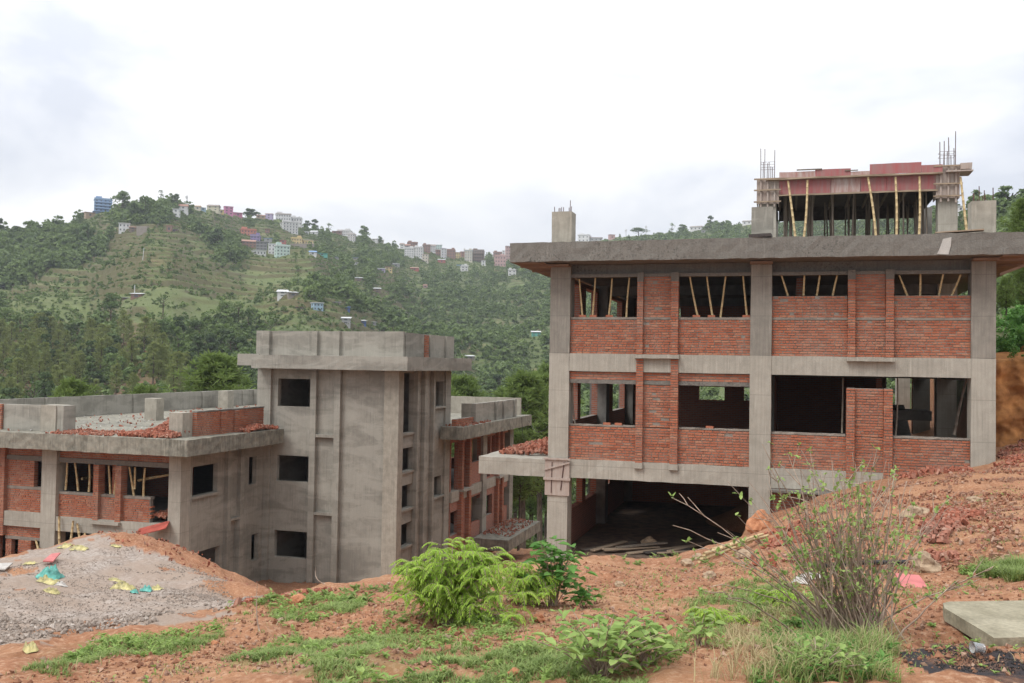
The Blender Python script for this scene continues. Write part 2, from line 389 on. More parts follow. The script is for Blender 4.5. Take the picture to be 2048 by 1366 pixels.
M['grass'] = leaf_mat('grass_blades', (0.13, 0.20, 0.05), (0.31, 0.385, 0.13), 2.5)
M['drygrass'] = leaf_mat('dry_grass', (0.30, 0.24, 0.12), (0.48, 0.40, 0.22), 2.5)
M['bark'] = simple('bark', (0.105, 0.078, 0.058), 0.4, 9, 0.95, (1, 1, 0.3))
M['twig'] = simple('twig_bark', (0.40, 0.32, 0.25), 0.35, 20, 0.85, (1, 1, 0.3), c2=(0.20, 0.13, 0.095))
M['pebred'] = brick_mat('red_gravel', (0.19, 0.08, 0.045), (0.31, 0.16, 0.095), (0.48, 0.34, 0.25))
M['pebgrey'] = brick_mat('grey_gravel', (0.20, 0.16, 0.13), (0.34, 0.285, 0.24), (0.55, 0.49, 0.43))

# ------------------------------------------------------------------ terrain height
def az_of(px): r = ray(px, 700); return math.atan2(r.x, r.y)
# ridge line: column, row, ridge distance
RID = [(-700,505,640),(-250,478,640),(0,468,640),(100,458,650),(190,424,670),(290,404,690),(400,416,720),(480,432,760),(560,440,800),(640,464,830),(720,475,860),
       (800,496,900),(900,508,950),(960,514,1000),(1020,512,1050),(1150,482,1000),(1300,470,950),(1450,450,900),(1560,441,850),(1700,438,800),(1850,428,560),(1940,420,380),(2048,404,320),(2300,370,280),(2900,350,260)]
rA = np.array([az_of(q[0]) for q in RID]); rD = np.array([float(q[2]) for q in RID])
rE = np.array([(lambda r: r.z/math.hypot(r.x, r.y))(ray(q[0], q[1])) for q in RID])
def far_h(x, y):
    d = np.hypot(x, y); a = np.arctan2(x, y)
    dr = np.interp(a, rA, rD); zr = np.interp(a, rA, rE)*dr + 0
    dv = np.clip(dr*0.17, 60, 150); zv = np.interp(a, [-0.9, 0.05, 0.25, 0.42], [-26, -24, -12, -2])
    t = np.clip((d-dv)/(dr-dv), 0, 1.0)
    z = zv + (zr-zv)*(0.62*t+0.38*t*t)
    amp = np.sin(np.clip(t, 0, 1)*math.pi)
    z = z + (fbm(a*90, d/90, 3, 9)-0.5)*5*t**4
    z = z + amp*((fbm(x/95, y/95, 3, 21)-0.5)*26 + (fbm(a*14, d/420, 2, 31)-0.5)*22)
    # farm terraces
    q = z/3.6 + fbm(x/60, y/60, 3, 5)*3.2 + fbm(x/17, y/17, 2, 6)*0.9; fr = q-np.floor(q)
    ter = (sstep(0.70, 1.0, fr)-fr)*3.6
    wl_ = np.interp(a, [az_of(-300), az_of(500), az_of(800), az_of(1200)], [0.85, 0.8, 0.4, 0.2])
    z = z + ter*wl_*sstep(0.30, 0.48, fbm(x/70, y/70, 3, 77))*sstep(0.12, 0.3, t)*(1-sstep(0.9, 1.0, t))
    return z - np.clip(d-dr, 0, None)*0.35
CP = []
def pxp(px, py, dep): p = at(px, py, dep); CP.append((p.x, p.y, p.z))
for q in [(0,1366,6.3),(300,1366,5.5),(600,1366,5.2),(1024,1366,5.0),(1500,1366,5.0),(2048,1366,5.0),
          (0,1332,7.2),(150,1302,8),(300,1264,9.3),(420,1228,10.8),(520,1194,12.2),(620,1182,12.8),(720,1170,13),(800,1162,13.2),(900,1150,13.5),
          (600,1272,8),(900,1264,8.2),(800,1205,11),(1050,1232,9.2),(1200,1252,8.4),(1200,1172,13),(1050,1132,15.5),(1150,1120,16.5),(1280,1117,16.5),(1400,1124,16),(1500,1112,15.5),
          (1350,1202,10.5),(1500,1252,8),(1600,1182,10.5),(1720,1305,6.3),(1850,1152,11),(1850,1252,7.2),(2048,1292,6.6),(2048,1202,8.3),(2048,1100,12),(2048,1000,18),(2048,905,28),
          (1900,1052,14.5),(1900,972,21),(1750,1052,17),(1650,1080,15.5),(1600,1022,23),(1560,1050,20),
          (700,1275,18),(580,1290,20),(640,1300,25),(800,1300,24),(900,1270,20),(1000,1230,21),
          (0,1285,13),(150,1267,13),(300,1247,14),(420,1217,15.5),(500,1200,17),(550,1186,20),(100,1160,20),(250,1172,20),(400,1152,21),(0,1200,17),
          (0,1134,25),(100,1102,25.5),(200,1066,25.5),(300,1077,25),(380,1106,24.5),(450,1142,24),(550,1176,25)]: pxp(*q)
CP += [(0,0,-1.62),(3,1,-1.6),(-4,1,-1.75),(9,3,-1.7),(-9,2,-2.4),(-16,6,-3.2),(20,8,-1.6),(0,-8,-1.5),(14,-6,-1.4),(-14,-6,-2),
       (5.1,29.7,-2.8),(5.74,29.7,-2.55),(1.64,29.7,-3.55),(-0.53,29.6,-4.45),(-1.17,29.4,-4.75),(-1.7,29.3,-5.9),(-3.4,29,-6.2),(-6.6,29,-6.22),(-7.6,29.5,-6.3),(-3,24,-5.5),(-6,24,-5.7),
       (-1.9,31,-6.5),(-1.6,33.5,-6.6),(-2.3,29.1,-6.2),(-4,33,-6.6),(-4,36,-6.7),(-4,43,-6.7),(-7,40,-6.7),(-7,34,-6.6),(-1.4,36,-6.6),(-1.5,42,-6.6),(-0.9,36,-3.9),(2,33,-3.6),(4,40,-3.5),(-0.9,42,-3.9),
       (-9,21,-6.0),(-9,26,-7.2),(-10,33,-8.6),(-12,40,-9.9),(-11,48,-10.1),(-14,37,-10.05),(-16,31,-10.2),(-19,37.6,-10.05),(-22.6,37.8,-10.05),(-22.6,34,-9.9),(-18,27,-9.3),(-13,47,-10.3),(-8.5,40,-8.4),(-8.5,47,-9.2),
       (-30,31,-8.75),(-33,31,-8.75),(-26,31,-8.6),(-23.4,31,-9.0),(-36,34,-8.8),(-27,28.5,-7.6),(-31,28,-7.9),
       (-45,40,-11),(-25,62,-13),(-12,62,-12),(0,62,-9),(5,52,-3),(7.2,34,-2.35),(9,30,-2.1),(14,28,-1.6),(12,20,-1.9),(20,20,-1.2),(30,30,0),
       (-60,30,-12),(-50,10,-9),(-30,14,-6.2),(-36,26,-8),(45,45,4),(25,55,5),(12,55,1.5),(-40,72,-16),(0,80,-13),(20,80,3)]
CPa = np.array(CP)
_d = np.hypot(CPa[:,0][:,None]-CPa[:,0], CPa[:,1][:,None]-CPa[:,1])
RW = np.linalg.solve(_d + 0.02*np.eye(len(CPa)), CPa[:,2]-CPa[:,2].mean())
def near_h(x, y):
    out = np.zeros(x.shape)
    for i in range(len(CPa)): out += RW[i]*np.hypot(x-CPa[i,0], y-CPa[i,1])
    return out + CPa[:,2].mean()
def H(x, y, fine=True):
    x = np.atleast_1d(np.asarray(x, float)); y = np.atleast_1d(np.asarray(y, float)); d = np.hypot(x, y)
    z = np.zeros(x.shape); nr = d < 125; fr = d > 58
    w = sstep(60, 122, d)
    zn = near_h(x[nr], y[nr])
    # cut earth bank beside the right-hand building
    xb, yb = x[nr], y[nr]
    zn = zn + 3.1*sstep(6.3, 7.0, xb+(fbm(yb/1.3, yb*0+2, 2, 8)-0.5)*0.5)*sstep(34.9, 35.8, yb+(fbm(xb/0.9, xb*0+1, 2, 4)-0.5)*1.5+(fbm(xb/0.25, yb/0.25, 2, 14)-0.5)*0.9)*(1-0.6*sstep(45, 70, yb))
    if fine:
        outb = 1-((xb > -8)&(xb < 6)&(yb > 30.2)&(yb < 44))*0.85
        amp = np.where(np.hypot(xb, yb) < 40, 1.0, 1.6)*outb
        zn = zn + amp*((fbm(xb/1.9, yb/1.9, 3, 1)-0.5)*0.26 + (fbm(xb/0.42, yb/0.42, 3, 2)-0.5)*0.15 + (fbm(xb/0.12, yb/0.12, 2, 3)-0.5)*0.05)
    z[nr] += zn*(1-w[nr]); z[fr] += far_h(x[fr], y[fr])*w[fr]
    return z
_ts = np.geomspace(3.0, 1600, 1500)
def hit(px, py, fine=True):
    """where the line of sight through a point of the photograph meets the terrain"""
    r = ray(px, py); r = r/math.hypot(r.x, r.y)
    dz = r.z*_ts - H(r.x*_ts, r.y*_ts, fine); k = np.where(dz < 0)[0]
    if len(k) == 0 or k[0] == 0:
        dr = float(np.interp(math.atan2(r.x, r.y), rA, rD))*0.99; p = r*dr; p.z = float(H(p.x, p.y)[0]); return p
    i = k[0]; a, b = _ts[i-1], _ts[i]; t = a+(b-a)*dz[i-1]/(dz[i-1]-dz[i]); p = r*t
    p.z = float(H(p.x, p.y)[0]); return p
def inpoly(x, y, P):
    ins = np.zeros(x.shape, bool); n = len(P)
    for i in range(n):
        x0, y0 = P[i]; x1, y1 = P[(i+1) % n]
        c = ((y0 > y) != (y1 > y)) & (x < (x1-x0)*(y-y0)/((y1-y0) if y1 != y0 else 1e-9)+x0); ins ^= c
    return ins
def zone(x, y, pts, soft=0.35):
    """ground patch given by points of its outline; soft edge of some width in metres"""
    P = [(hit(a, b, False).x, hit(a, b, False).y) for a, b in pts]
    jx = (fbm(x/0.8, y/0.8, 3, 61)-0.5)*soft*4; jy = (fbm(x/0.8, y/0.8, 3, 62)-0.5)*soft*4
    return inpoly(x+jx, y+jy, P).astype(float)
def polar_grid(ds, azs):
    A, D = np.meshgrid(azs, ds); x = D*np.sin(A); y = D*np.cos(A)
    nr, nc = A.shape; i = np.arange(nr*nc).reshape(nr, nc)
    F = np.stack([i[:-1,:-1], i[:-1,1:], i[1:,1:], i[1:,:-1]], -1).reshape(-1, 4)[:, ::-1]
    return x.ravel(), y.ravel(), F
def add_attr(me, name, val):
    at_ = me.attributes.new(name, 'FLOAT', 'POINT'); at_.data.foreach_set('value', np.ascontiguousarray(val, dtype=np.float32))

# near ground ---------------------------------------------------------------
azs = np.concatenate([np.linspace(-1.5, -0.84, 60, endpoint=False), np.linspace(-0.84, 0.26, 760, endpoint=False), np.linspace(0.26, 1.2, 80)])
ds = np.concatenate([np.linspace(0.4, 4.4, 20, endpoint=False), np.geomspace(4.4, 122, 330)])
gx, gy, gF = polar_grid(ds, azs); gz = H(gx, gy)
gme = np_mesh('ground', np.stack([gx, gy, gz], 1), gF, [], smooth=True)
grav = zone(gx, gy, [(-60,1128),(60,1108),(190,1068),(250,1080),(330,1118),(440,1160),(520,1198),(440,1222),(330,1246),(200,1262),(0,1290),(-60,1300)], 0.9)
ashz = zone(gx, gy, [(1830,1275),(1900,1262),(1960,1292),(2070,1310),(2070,1380),(1900,1380),(1850,1330)], 0.15)
grs = np.zeros(gx.shape)
for P_ in ([(500,1290),(620,1262),(760,1268),(850,1300),(960,1320),(1060,1300),(1330,1300),(1340,1380),(700,1380),(560,1330)],
           [(530,1215),(640,1195),(700,1200),(690,1230),(600,1250),(520,1245)],
           [(100,1310),(240,1275),(380,1270),(400,1295),(280,1300),(140,1330),(20,1366),(0,1350)],
           [(1400,1190),(1500,1170),(1640,1200),(1760,1230),(1800,1380),(1480,1380),(1460,1300),(1380,1280),(1380,1220)],
           [(1920,1130),(2000,1120),(2048,1130),(2040,1150),(1940,1148)]): grs = np.maximum(grs, zone(gx, gy, P_, 0.25))
d_ = np.hypot(gx, gy)
forest = sstep(62, 80, d_)
bank = ((gx > 6.3) & (gy > 33.4) & (gy < 36.5)).astype(float)
topveg = ((gx > 6.6) & (gy > 36.2)).astype(float)*(1-forest)
for nm, v_ in (('gravel', grav), ('ash', ashz), ('grassy', grs), ('forest', np.maximum(forest, topveg)), ('bank', bank)): add_attr(gme, nm, v_)
def ground_mat():
    m, nt, b = new_mat('ground_earth'); g = NB(nt); v = g.co()
    big = g.noise(v, 0.35, 5, 0.6, 0.3); mid = g.noise(v, 2.2, 6, 0.65); fin = g.noise(v, 17, 5, 0.7); grit = g.noise(v, 70, 3, 0.7)
    soil = g.mix(g.ramp(mid, [(0.33, 0.0), (0.68, 1.0)]), (0.205, 0.088, 0.044), (0.34, 0.16, 0.084))
    soil = g.mix(g.ramp(big, [(0.45, 0.0), (0.65, 0.75)]), soil, (0.365, 0.20, 0.105))
    soil = g.mix(g.ramp(fin, [(0.5, 0.0), (0.66, 0.75)]), soil, (0.46, 0.29, 0.185))
    soil = g.mix(g.ramp(fin, [(0.30, 0.65), (0.44, 0.0)]), soil, (0.125, 0.052, 0.027))
    vo = g.n('ShaderNodeTexVoronoi'); g.l(v, vo.inputs['Vector']); vo.inputs['Scale'].default_value = 22
    gr = g.mix(g.ramp(mid, [(0.3, 0.0), (0.7, 1.0)]), (0.265, 0.215, 0.178), (0.385, 0.325, 0.275))
    gr = g.mix(0.5, gr, g.mix(g.ramp(vo.outputs['Color'], [(0.2, 0.0), (0.9, 1.0)]), (0.14, 0.12, 0.105), (0.52, 0.47, 0.43)))
    gr = g.mix(g.ramp(big, [(0.5, 0.0), (0.7, 0.5)]), gr, (0.33, 0.21, 0.15))
    gr = g.mix(g.ramp(g.noise(v, 0.55, 5, 0.6, 0.4), [(0.44, 0.85), (0.62, 0.2)]), gr, (0.285, 0.215, 0.165))
    c = g.mix(g.attr('gravel'), soil, gr)
    veg = g.mix(g.ramp(mid, [(0.35, 0.0), (0.65, 1.0)]), (0.085, 0.075, 0.032), (0.16, 0.17, 0.06))
    c = g.mix(g.math('MULTIPLY', g.attr('grassy'), g.ramp(g.noise(v, 1.1, 5, 0.65), [(0.42, 0.0), (0.60, 0.55)])), c, veg)
    bk = g.mix(g.ramp(g.noise(g.co(scale=(1, 1, 0.4)), 2.4, 5, 0.65), [(0.35, 0.0), (0.65, 1.0)]), (0.17, 0.07, 0.025), (0.42, 0.20, 0.075))
    c = g.mix(g.attr('bank'), c, bk)
    c = g.mix(g.math('MULTIPLY', g.attr('ash'), g.ramp(mid, [(0.36, 0.3), (0.52, 1.0)])), c, (0.035, 0.030, 0.032))
    c = g.mix(g.attr('forest'), c, g.mix(g.ramp(mid, [(0.35, 0.0), (0.7, 1.0)]), (0.05, 0.06, 0.024), (0.12, 0.13, 0.05)))
    g.l(c, b.inputs['Base Color']); b.inputs['Roughness'].default_value = 0.95
    g.bump(b, g.math('ADD', fin, g.math('MULTIPLY', grit, 0.5)), 0.8, 0.03); return m
gme.materials.append(ground_mat())
ground = link('ground', gme); tag(ground, kind='structure')
# rough cut face of the earth bank beside the right-hand building
import mathutils
nu, nv = 130, 70; bv = []
for j in range(nv):
    v_ = j/(nv-1)
    for i in range(nu):
        X = 6.05+9.5*i/(nu-1); top_ = float(0.55+0.5*mathutils.noise.noise(Vector((X*0.9, 3.1, 0)))+0.07*(X-6)); Z = -3.4+(top_+3.4)*v_
        p3 = Vector((X*0.8, Z*0.9, 1.7)); dn = mathutils.noise.noise(p3)*0.42+mathutils.noise.noise(p3*2.6)*0.22+mathutils.noise.noise(p3*6.5)*0.10+mathutils.noise.noise(p3*15)*0.05
        bv.append((X+mathutils.noise.noise(p3*3)*0.1, 33.75+0.55*v_**1.5+1.3*max(0, v_-0.93)/0.07*0.8+0.35*max(0, 6.6-X)+dn, Z))
bi = np.arange(nu*nv).reshape(nv, nu); bF = np.stack([bi[:-1,:-1], bi[:-1,1:], bi[1:,1:], bi[1:,:-1]], -1).reshape(-1, 4)
tag(link('earth_bank', np_mesh('earth_bank', np.array(bv), bF, M['bank'], smooth=True)), kind='structure')

# hills across the valley -----------------------------------------------------
azs = np.concatenate([np.linspace(-1.15, -0.86, 40, endpoint=False), np.linspace(-0.86, 0.30, 560, endpoint=False), np.linspace(0.30, 0.9, 60)])
ds = np.concatenate([np.linspace(116, 300, 110, endpoint=False), np.linspace(300, 1090, 480, endpoint=False), np.linspace(1090, 1600, 20)])
hx, hy, hF = polar_grid(ds, azs); hz = H(hx, hy, False)
hz -= 0.4*(np.hypot(hx, hy) < 121)
hme = np_mesh('hills', np.stack([hx, hy, hz], 1), hF, [], smooth=True)
def zone_px(x, y, pts, soft):
    return zone(x, y, pts, soft)
add_attr(hme, 'pinefloor', zone(hx, hy, [(-80,640),(120,640),(250,655),(330,700),(480,775),(480,840),(-80,840)], 8))
add_attr(hme, 'meadow', zone(hx, hy, [(-80,520),(100,480),(420,470),(640,500),(620,600),(420,650),(330,690),(200,645),(-80,650)], 9))
def hill_mat():
    m, nt, b = new_mat('hillside'); g = NB(nt); v = g.co()
    a1 = g.noise(v, 0.012, 5, 0.6, 0.3); a2 = g.noise(v, 0.06, 6, 0.65); a3 = g.noise(v, 0.35, 5, 0.7)
    c = g.mix(g.ramp(a2, [(0.35, 0.0), (0.62, 1.0)]), (0.052, 0.074, 0.027), (0.115, 0.145, 0.05))
    c = g.mix(g.ramp(a1, [(0.42, 0.0), (0.60, 0.55)]), c, (0.112, 0.125, 0.048))
    c = g.mix(g.ramp(a3, [(0.52, 0.0), (0.66, 0.8)]), c, (0.036, 0.054, 0.020))
    c = g.mix(g.ramp(g.noise(g.co(scale=(1, 1, 3)), 0.03, 5, 0.7), [(0.58, 0.0), (0.68, 0.65)]), c, (0.20, 0.13, 0.08))
    c = g.mix(g.math('MULTIPLY', g.attr('meadow'), g.ramp(a2, [(0.3, 0.7), (0.6, 0.1)])), c, (0.132, 0.152, 0.055))
    c = g.mix(g.math('MULTIPLY', g.attr('pinefloor'), g.ramp(a2, [(0.35, 0.45), (0.6, 1.0)])), c, (0.135, 0.070, 0.042))
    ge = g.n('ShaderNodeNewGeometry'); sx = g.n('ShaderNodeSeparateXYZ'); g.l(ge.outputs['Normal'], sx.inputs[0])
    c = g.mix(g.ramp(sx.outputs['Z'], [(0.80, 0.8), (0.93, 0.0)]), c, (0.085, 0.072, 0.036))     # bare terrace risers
    g.l(c, b.inputs['Base Color']); b.inputs['Roughness'].default_value = 1.0
    g.bump(b, g.math('ADD', a3, a2), 0.6, 1.2); return m
hme.materials.append(hill_mat())
hills = link('hills', hme); tag(hills, kind='structure')

# ================================================================== right-hand brick building
RB = empty('unfinished_building', (-0.9, 36.0, -6.3), 0, 'unfinished three-storey concrete frame with red brick infill and a flat overhanging roof', 'building')
def P(name, mats, mb, parent=None, smooth=False): return mb.build(name, mats, parent or RB, smooth, True)
CX_ = [(-7.58, -6.91), (-1.17, -0.53), (5.08, 5.73)]; CY_ = [30.0, 36.6, 43.2]
for i, (a, b) in enumerate(CX_):
    for j, y in enumerate(CY_):
        if j == 0:
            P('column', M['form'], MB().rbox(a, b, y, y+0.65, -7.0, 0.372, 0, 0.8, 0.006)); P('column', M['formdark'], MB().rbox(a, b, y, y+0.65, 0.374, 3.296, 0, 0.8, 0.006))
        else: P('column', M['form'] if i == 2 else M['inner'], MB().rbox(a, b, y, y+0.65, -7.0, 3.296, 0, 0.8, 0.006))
P('column', M['form'], MB().box(5.08, 5.7, 49.8, 50.4, -4, 3.296))
P('column', M['form'], MB().box(3.55, 4.05, 43.7, 44.3, -4, 0.2))
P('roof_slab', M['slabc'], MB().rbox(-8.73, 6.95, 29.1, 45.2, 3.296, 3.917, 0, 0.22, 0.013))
P('soffit_board', M['soffit'], MB().box(-8.66, -7.6, 29.16, 45, 3.262, 3.290).box(-8.6, -7.6, 29.9, 30.0, 3.19, 3.262).box(-8.6, -7.6, 31.4, 31.5, 3.19, 3.262))
P('soffit_board', M['soffit'], MB().box(5.74, 6.9, 29.16, 45, 3.262, 3.290).box(5.74, 6.88, 29.9, 30.0, 3.19, 3.262).box(5.74, 6.88, 31.4, 31.5, 3.19, 3.262).obox((6.35, 29.9, 3.02), (0.55, 0, 0.22), (0, 0.05, 0), (0, 0, 0.04)))
for i in (0, 1, 2): P('soffit_board', M['soffit'], MB().box(CX_[i][0]-0.02, CX_[i][1]+0.02, 29.6, 29.98, 3.20, 3.262))
p_ = MB(); pts = [onY(29.08, a, b) for a, b in [(1886,478),(1903,474),(1902,490),(1897,509),(1874,508),(1880,495)]]
p_.poly(pts); p_.poly([q+Vector((0, 0.02, 0)) for q in reversed(pts)]); P('cement_patch', M['patch'], p_)
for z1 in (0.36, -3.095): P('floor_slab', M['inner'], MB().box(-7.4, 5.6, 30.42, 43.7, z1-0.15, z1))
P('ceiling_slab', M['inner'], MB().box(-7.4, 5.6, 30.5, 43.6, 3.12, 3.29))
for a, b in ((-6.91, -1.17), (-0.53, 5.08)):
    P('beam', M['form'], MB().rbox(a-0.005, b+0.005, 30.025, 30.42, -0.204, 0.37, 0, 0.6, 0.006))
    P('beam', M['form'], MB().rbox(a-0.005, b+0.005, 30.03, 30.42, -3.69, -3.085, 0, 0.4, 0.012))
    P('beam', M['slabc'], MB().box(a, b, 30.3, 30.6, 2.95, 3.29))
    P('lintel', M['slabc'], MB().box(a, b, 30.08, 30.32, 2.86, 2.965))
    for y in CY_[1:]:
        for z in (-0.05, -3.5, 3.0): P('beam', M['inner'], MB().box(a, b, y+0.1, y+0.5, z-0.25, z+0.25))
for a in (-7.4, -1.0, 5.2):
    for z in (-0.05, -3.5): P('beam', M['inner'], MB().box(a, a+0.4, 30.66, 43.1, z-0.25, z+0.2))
F0 = 30.12
def brick(axis, face, sgn, u0, u1, z0, z1, depth=0.11, rag=(0, 0), hole=0, name='brick_wall', parent=None):
    mb = bricks(MB(), axis, face, sgn, u0, u1, z0, z1, depth, rag, hole); return P(name, [M['brick'], M['mortar']], mb, parent)
# upper storey
brick('x', F0, 1, -6.91, -1.17, 0.37, 1.49, 0.22, hole=0.006); brick('x', F0, 1, -4.51, -3.63, 1.56, 2.9, 0.22, hole=0.02)
brick('x', F0, 1, -0.53, 5.08, 0.37, 1.49, 0.22, hole=0.006); brick('x', F0, 1, -0.53, 1.68, 1.56, 2.225, 0.22, hole=0.02); brick('x', F0, 1, 2.98, 5.08, 1.56, 2.225, 0.22, hole=0.02); brick('x', F0, 1, 1.90, 2.75, 1.56, 2.9, 0.22)
for a, b in ((-6.91, -1.17), (-0.53, 5.08)): P('cement_course', M['mortar'], MB().rbox(a, b, F0-0.008, F0+0.22, 1.488, 1.562, 0, 0.15, 0.006))
for a, b in ((-4.71, -4.51), (-3.63, -3.39), (1.68, 1.90), (2.75, 2.98)):
    brick('x', 29.99, 1, a, b, 0.365, 2.72, 0.28, (1, 0) if 0 else (0, 0), name='brick_pier'); P('lintel', M['slabc'], MB().box(a, b, 30.0, 30.2, 2.72, 3.0))
for a, b in ((-4.76, -3.34), (1.65, 3.0)): P('ledge', M['form'], MB().rbox(a, b, 29.84, 30.1, 0.24, 0.36, 0, 0.2, 0.005))
# middle storey, left bay
brick('x', F0, 1, -6.91, -1.17, -3.085, -1.985, 0.22, hole=0.008); brick('x', F0, 1, -4.5, -3.6, -1.96, -0.6, 0.22, hole=0.02); brick('x', F0, 1, -6.91, -1.17, -0.47, -0.206, 0.22)
P('lintel', M['slabc'], MB().rbox(-6.91, -1.17, F0-0.02, F0+0.22, -0.60, -0.472, 0, 0.2, 0.007))
for a, b in ((-4.71, -4.48), (-3.61, -3.37)):
    brick('x', 29.98, 1, a, b, -3.1, 0.235, 0.25, name='brick_pier'); P('ledge', M['form'], MB().box(a-0.02, b+0.02, 29.93, 30.03, -3.28, -3.1))
P('sill', M['mortar'], MB().rbox(-6.91, -4.72, F0-0.01, F0+0.22, -1.985, -1.935, 0, 0.15, 0.008)); P('sill', M['mortar'], MB().rbox(-3.36, -1.17, F0-0.01, F0+0.22, -1.985, -1.935, 0, 0.15, 0.008))
# middle storey, right bay
brick('x', F0, 1, -0.53, 5.08, -3.16, -2.03, 0.22, hole=0.004)
P('sill', M['mortar'], MB().rbox(-0.53, 1.64, F0-0.01, F0+0.22, -2.03, -1.97, 0, 0.15, 0.008)); P('sill', M['mortar'], MB().rbox(2.98, 5.08, F0-0.01, F0+0.22, -2.03, -1.97, 0, 0.15, 0.008))
brick('x', F0, 1, 1.9, 2.71, -2.02, -0.57, 0.2); 
for a, b in ((1.66, 1.90), (2.71, 2.96)): brick('x', 29.99, 1, a, b, -3.3, -0.56, 0.3, name='brick_pier')
P('ledge', M['slabc'], MB().rbox(-0.53, 1.62, 29.55, 30.05, -3.76, -3.7, 0, 0.2, 0.008))
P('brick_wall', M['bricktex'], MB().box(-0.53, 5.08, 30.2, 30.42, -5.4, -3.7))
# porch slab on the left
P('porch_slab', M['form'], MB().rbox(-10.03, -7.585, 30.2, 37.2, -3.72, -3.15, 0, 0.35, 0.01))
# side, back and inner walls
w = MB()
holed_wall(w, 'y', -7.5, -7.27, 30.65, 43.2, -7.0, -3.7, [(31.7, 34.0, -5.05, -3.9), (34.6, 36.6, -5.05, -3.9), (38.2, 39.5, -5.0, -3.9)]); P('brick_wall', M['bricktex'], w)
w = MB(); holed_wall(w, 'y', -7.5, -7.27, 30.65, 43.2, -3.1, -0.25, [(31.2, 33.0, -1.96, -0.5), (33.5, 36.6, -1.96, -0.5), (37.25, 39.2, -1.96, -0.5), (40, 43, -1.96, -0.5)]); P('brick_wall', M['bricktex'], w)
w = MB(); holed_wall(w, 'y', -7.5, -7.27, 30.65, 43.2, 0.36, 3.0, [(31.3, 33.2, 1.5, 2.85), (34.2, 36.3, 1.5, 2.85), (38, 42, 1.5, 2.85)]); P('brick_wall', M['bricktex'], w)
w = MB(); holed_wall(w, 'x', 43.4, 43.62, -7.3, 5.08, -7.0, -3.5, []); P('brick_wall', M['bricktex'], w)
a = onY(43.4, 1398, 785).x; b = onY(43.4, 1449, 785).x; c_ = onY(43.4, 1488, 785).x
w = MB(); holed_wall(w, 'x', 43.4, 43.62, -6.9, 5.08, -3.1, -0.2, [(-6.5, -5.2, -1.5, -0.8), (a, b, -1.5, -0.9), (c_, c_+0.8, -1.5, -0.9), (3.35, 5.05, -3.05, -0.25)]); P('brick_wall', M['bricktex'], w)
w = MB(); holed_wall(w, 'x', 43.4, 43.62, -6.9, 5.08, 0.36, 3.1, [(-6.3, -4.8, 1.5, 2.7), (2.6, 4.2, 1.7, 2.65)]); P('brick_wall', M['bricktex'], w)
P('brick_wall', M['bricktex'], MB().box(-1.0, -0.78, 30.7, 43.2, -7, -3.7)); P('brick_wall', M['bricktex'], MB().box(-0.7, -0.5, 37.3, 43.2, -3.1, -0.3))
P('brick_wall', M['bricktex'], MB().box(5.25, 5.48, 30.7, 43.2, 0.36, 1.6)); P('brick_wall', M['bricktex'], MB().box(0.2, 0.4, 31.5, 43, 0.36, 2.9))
P('brick_wall', M['bricktex'], MB().box(3.1, 3.3, 37.3, 43.3, -3.1, -0.3))  # added partition: blocks side light so the lower right opening stays dark
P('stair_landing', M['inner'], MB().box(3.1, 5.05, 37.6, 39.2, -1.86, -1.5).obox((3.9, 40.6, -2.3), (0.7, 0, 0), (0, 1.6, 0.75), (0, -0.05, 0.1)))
P('ground_floor', M['dirtfloor'], MB().box(-7.2, -1.1, 30.7, 43.3, -6.5, -6.24))
# shuttering left round the left column, with rusty wires
sh = MB().box(-7.66, -6.84, 29.955, 29.995, -4.28, -3.12).box(-7.70, -6.80, 29.90, 29.955, -3.12, -3.06).box(-7.70, -6.80, 29.90, 29.955, -3.78, -3.70)
sh.obox((-7.25, 29.93, -3.32), (0.42, 0, 0.13), (0, 0.02, 0), (0, 0, 0.028))
shp = P('column_shutter', M['formply'], sh); P('tie_wire', M['rust'], MB().tube([(-7.02, 29.94, -3.2), (-7.12, 29.94, -4.1)], 0.018, 5).tube([(-7.42, 29.94, -3.2), (-7.44, 29.94, -4.2)], 0.013, 5), shp)
def rebars(parent, x0, x1, y0, y1, z, tops, r=0.013, ties=()):
    xm = lambda u: x0+(x1-x0)*u
    pos = [(xm(0), y0), (xm(1), y0), (xm(.46), y0), (xm(.14), y1), (xm(.86), y1), (xm(.28), y0), (xm(.72), y1), (xm(.58), y0), (xm(.36), y1), (xm(.93), y0)]
    pos_ = [(x0, y0), (x1, y0), ((x0+x1)/2, y0), (x0, (y0+y1)/2), (x1, (y0+y1)/2), (x0, y1), (x1, y1), ((x0+x1)/2, y1), (x0+(x1-x0)*0.3, y0), (x0+(x1-x0)*0.7, y1)]
    for k, t in enumerate(tops):
        x, y = pos[k % len(pos)]; dx = rnd.uniform(-0.02, 0.02)*(t-z)
        MB().tube([(x, y, z-0.1), (x+dx*0.4, y, (z+t)/2), (x+dx, y+rnd.uniform(-0.02, 0.02), t)], r, 6).build('rebar', M['rust'], parent, False, True)
    for zt in ties:
        q = MB()
        for (xa, ya), (xb, yb) in (((x0,y0),(x1,y0)),((x1,y0),(x1,y1)),((x1,y1),(x0,y1)),((x0,y1),(x0,y0))): q.tube([(xa, ya, zt), (xb, yb, zt)], 0.006, 5)
        q.build('stirrup', M['rust'], parent, False, True)
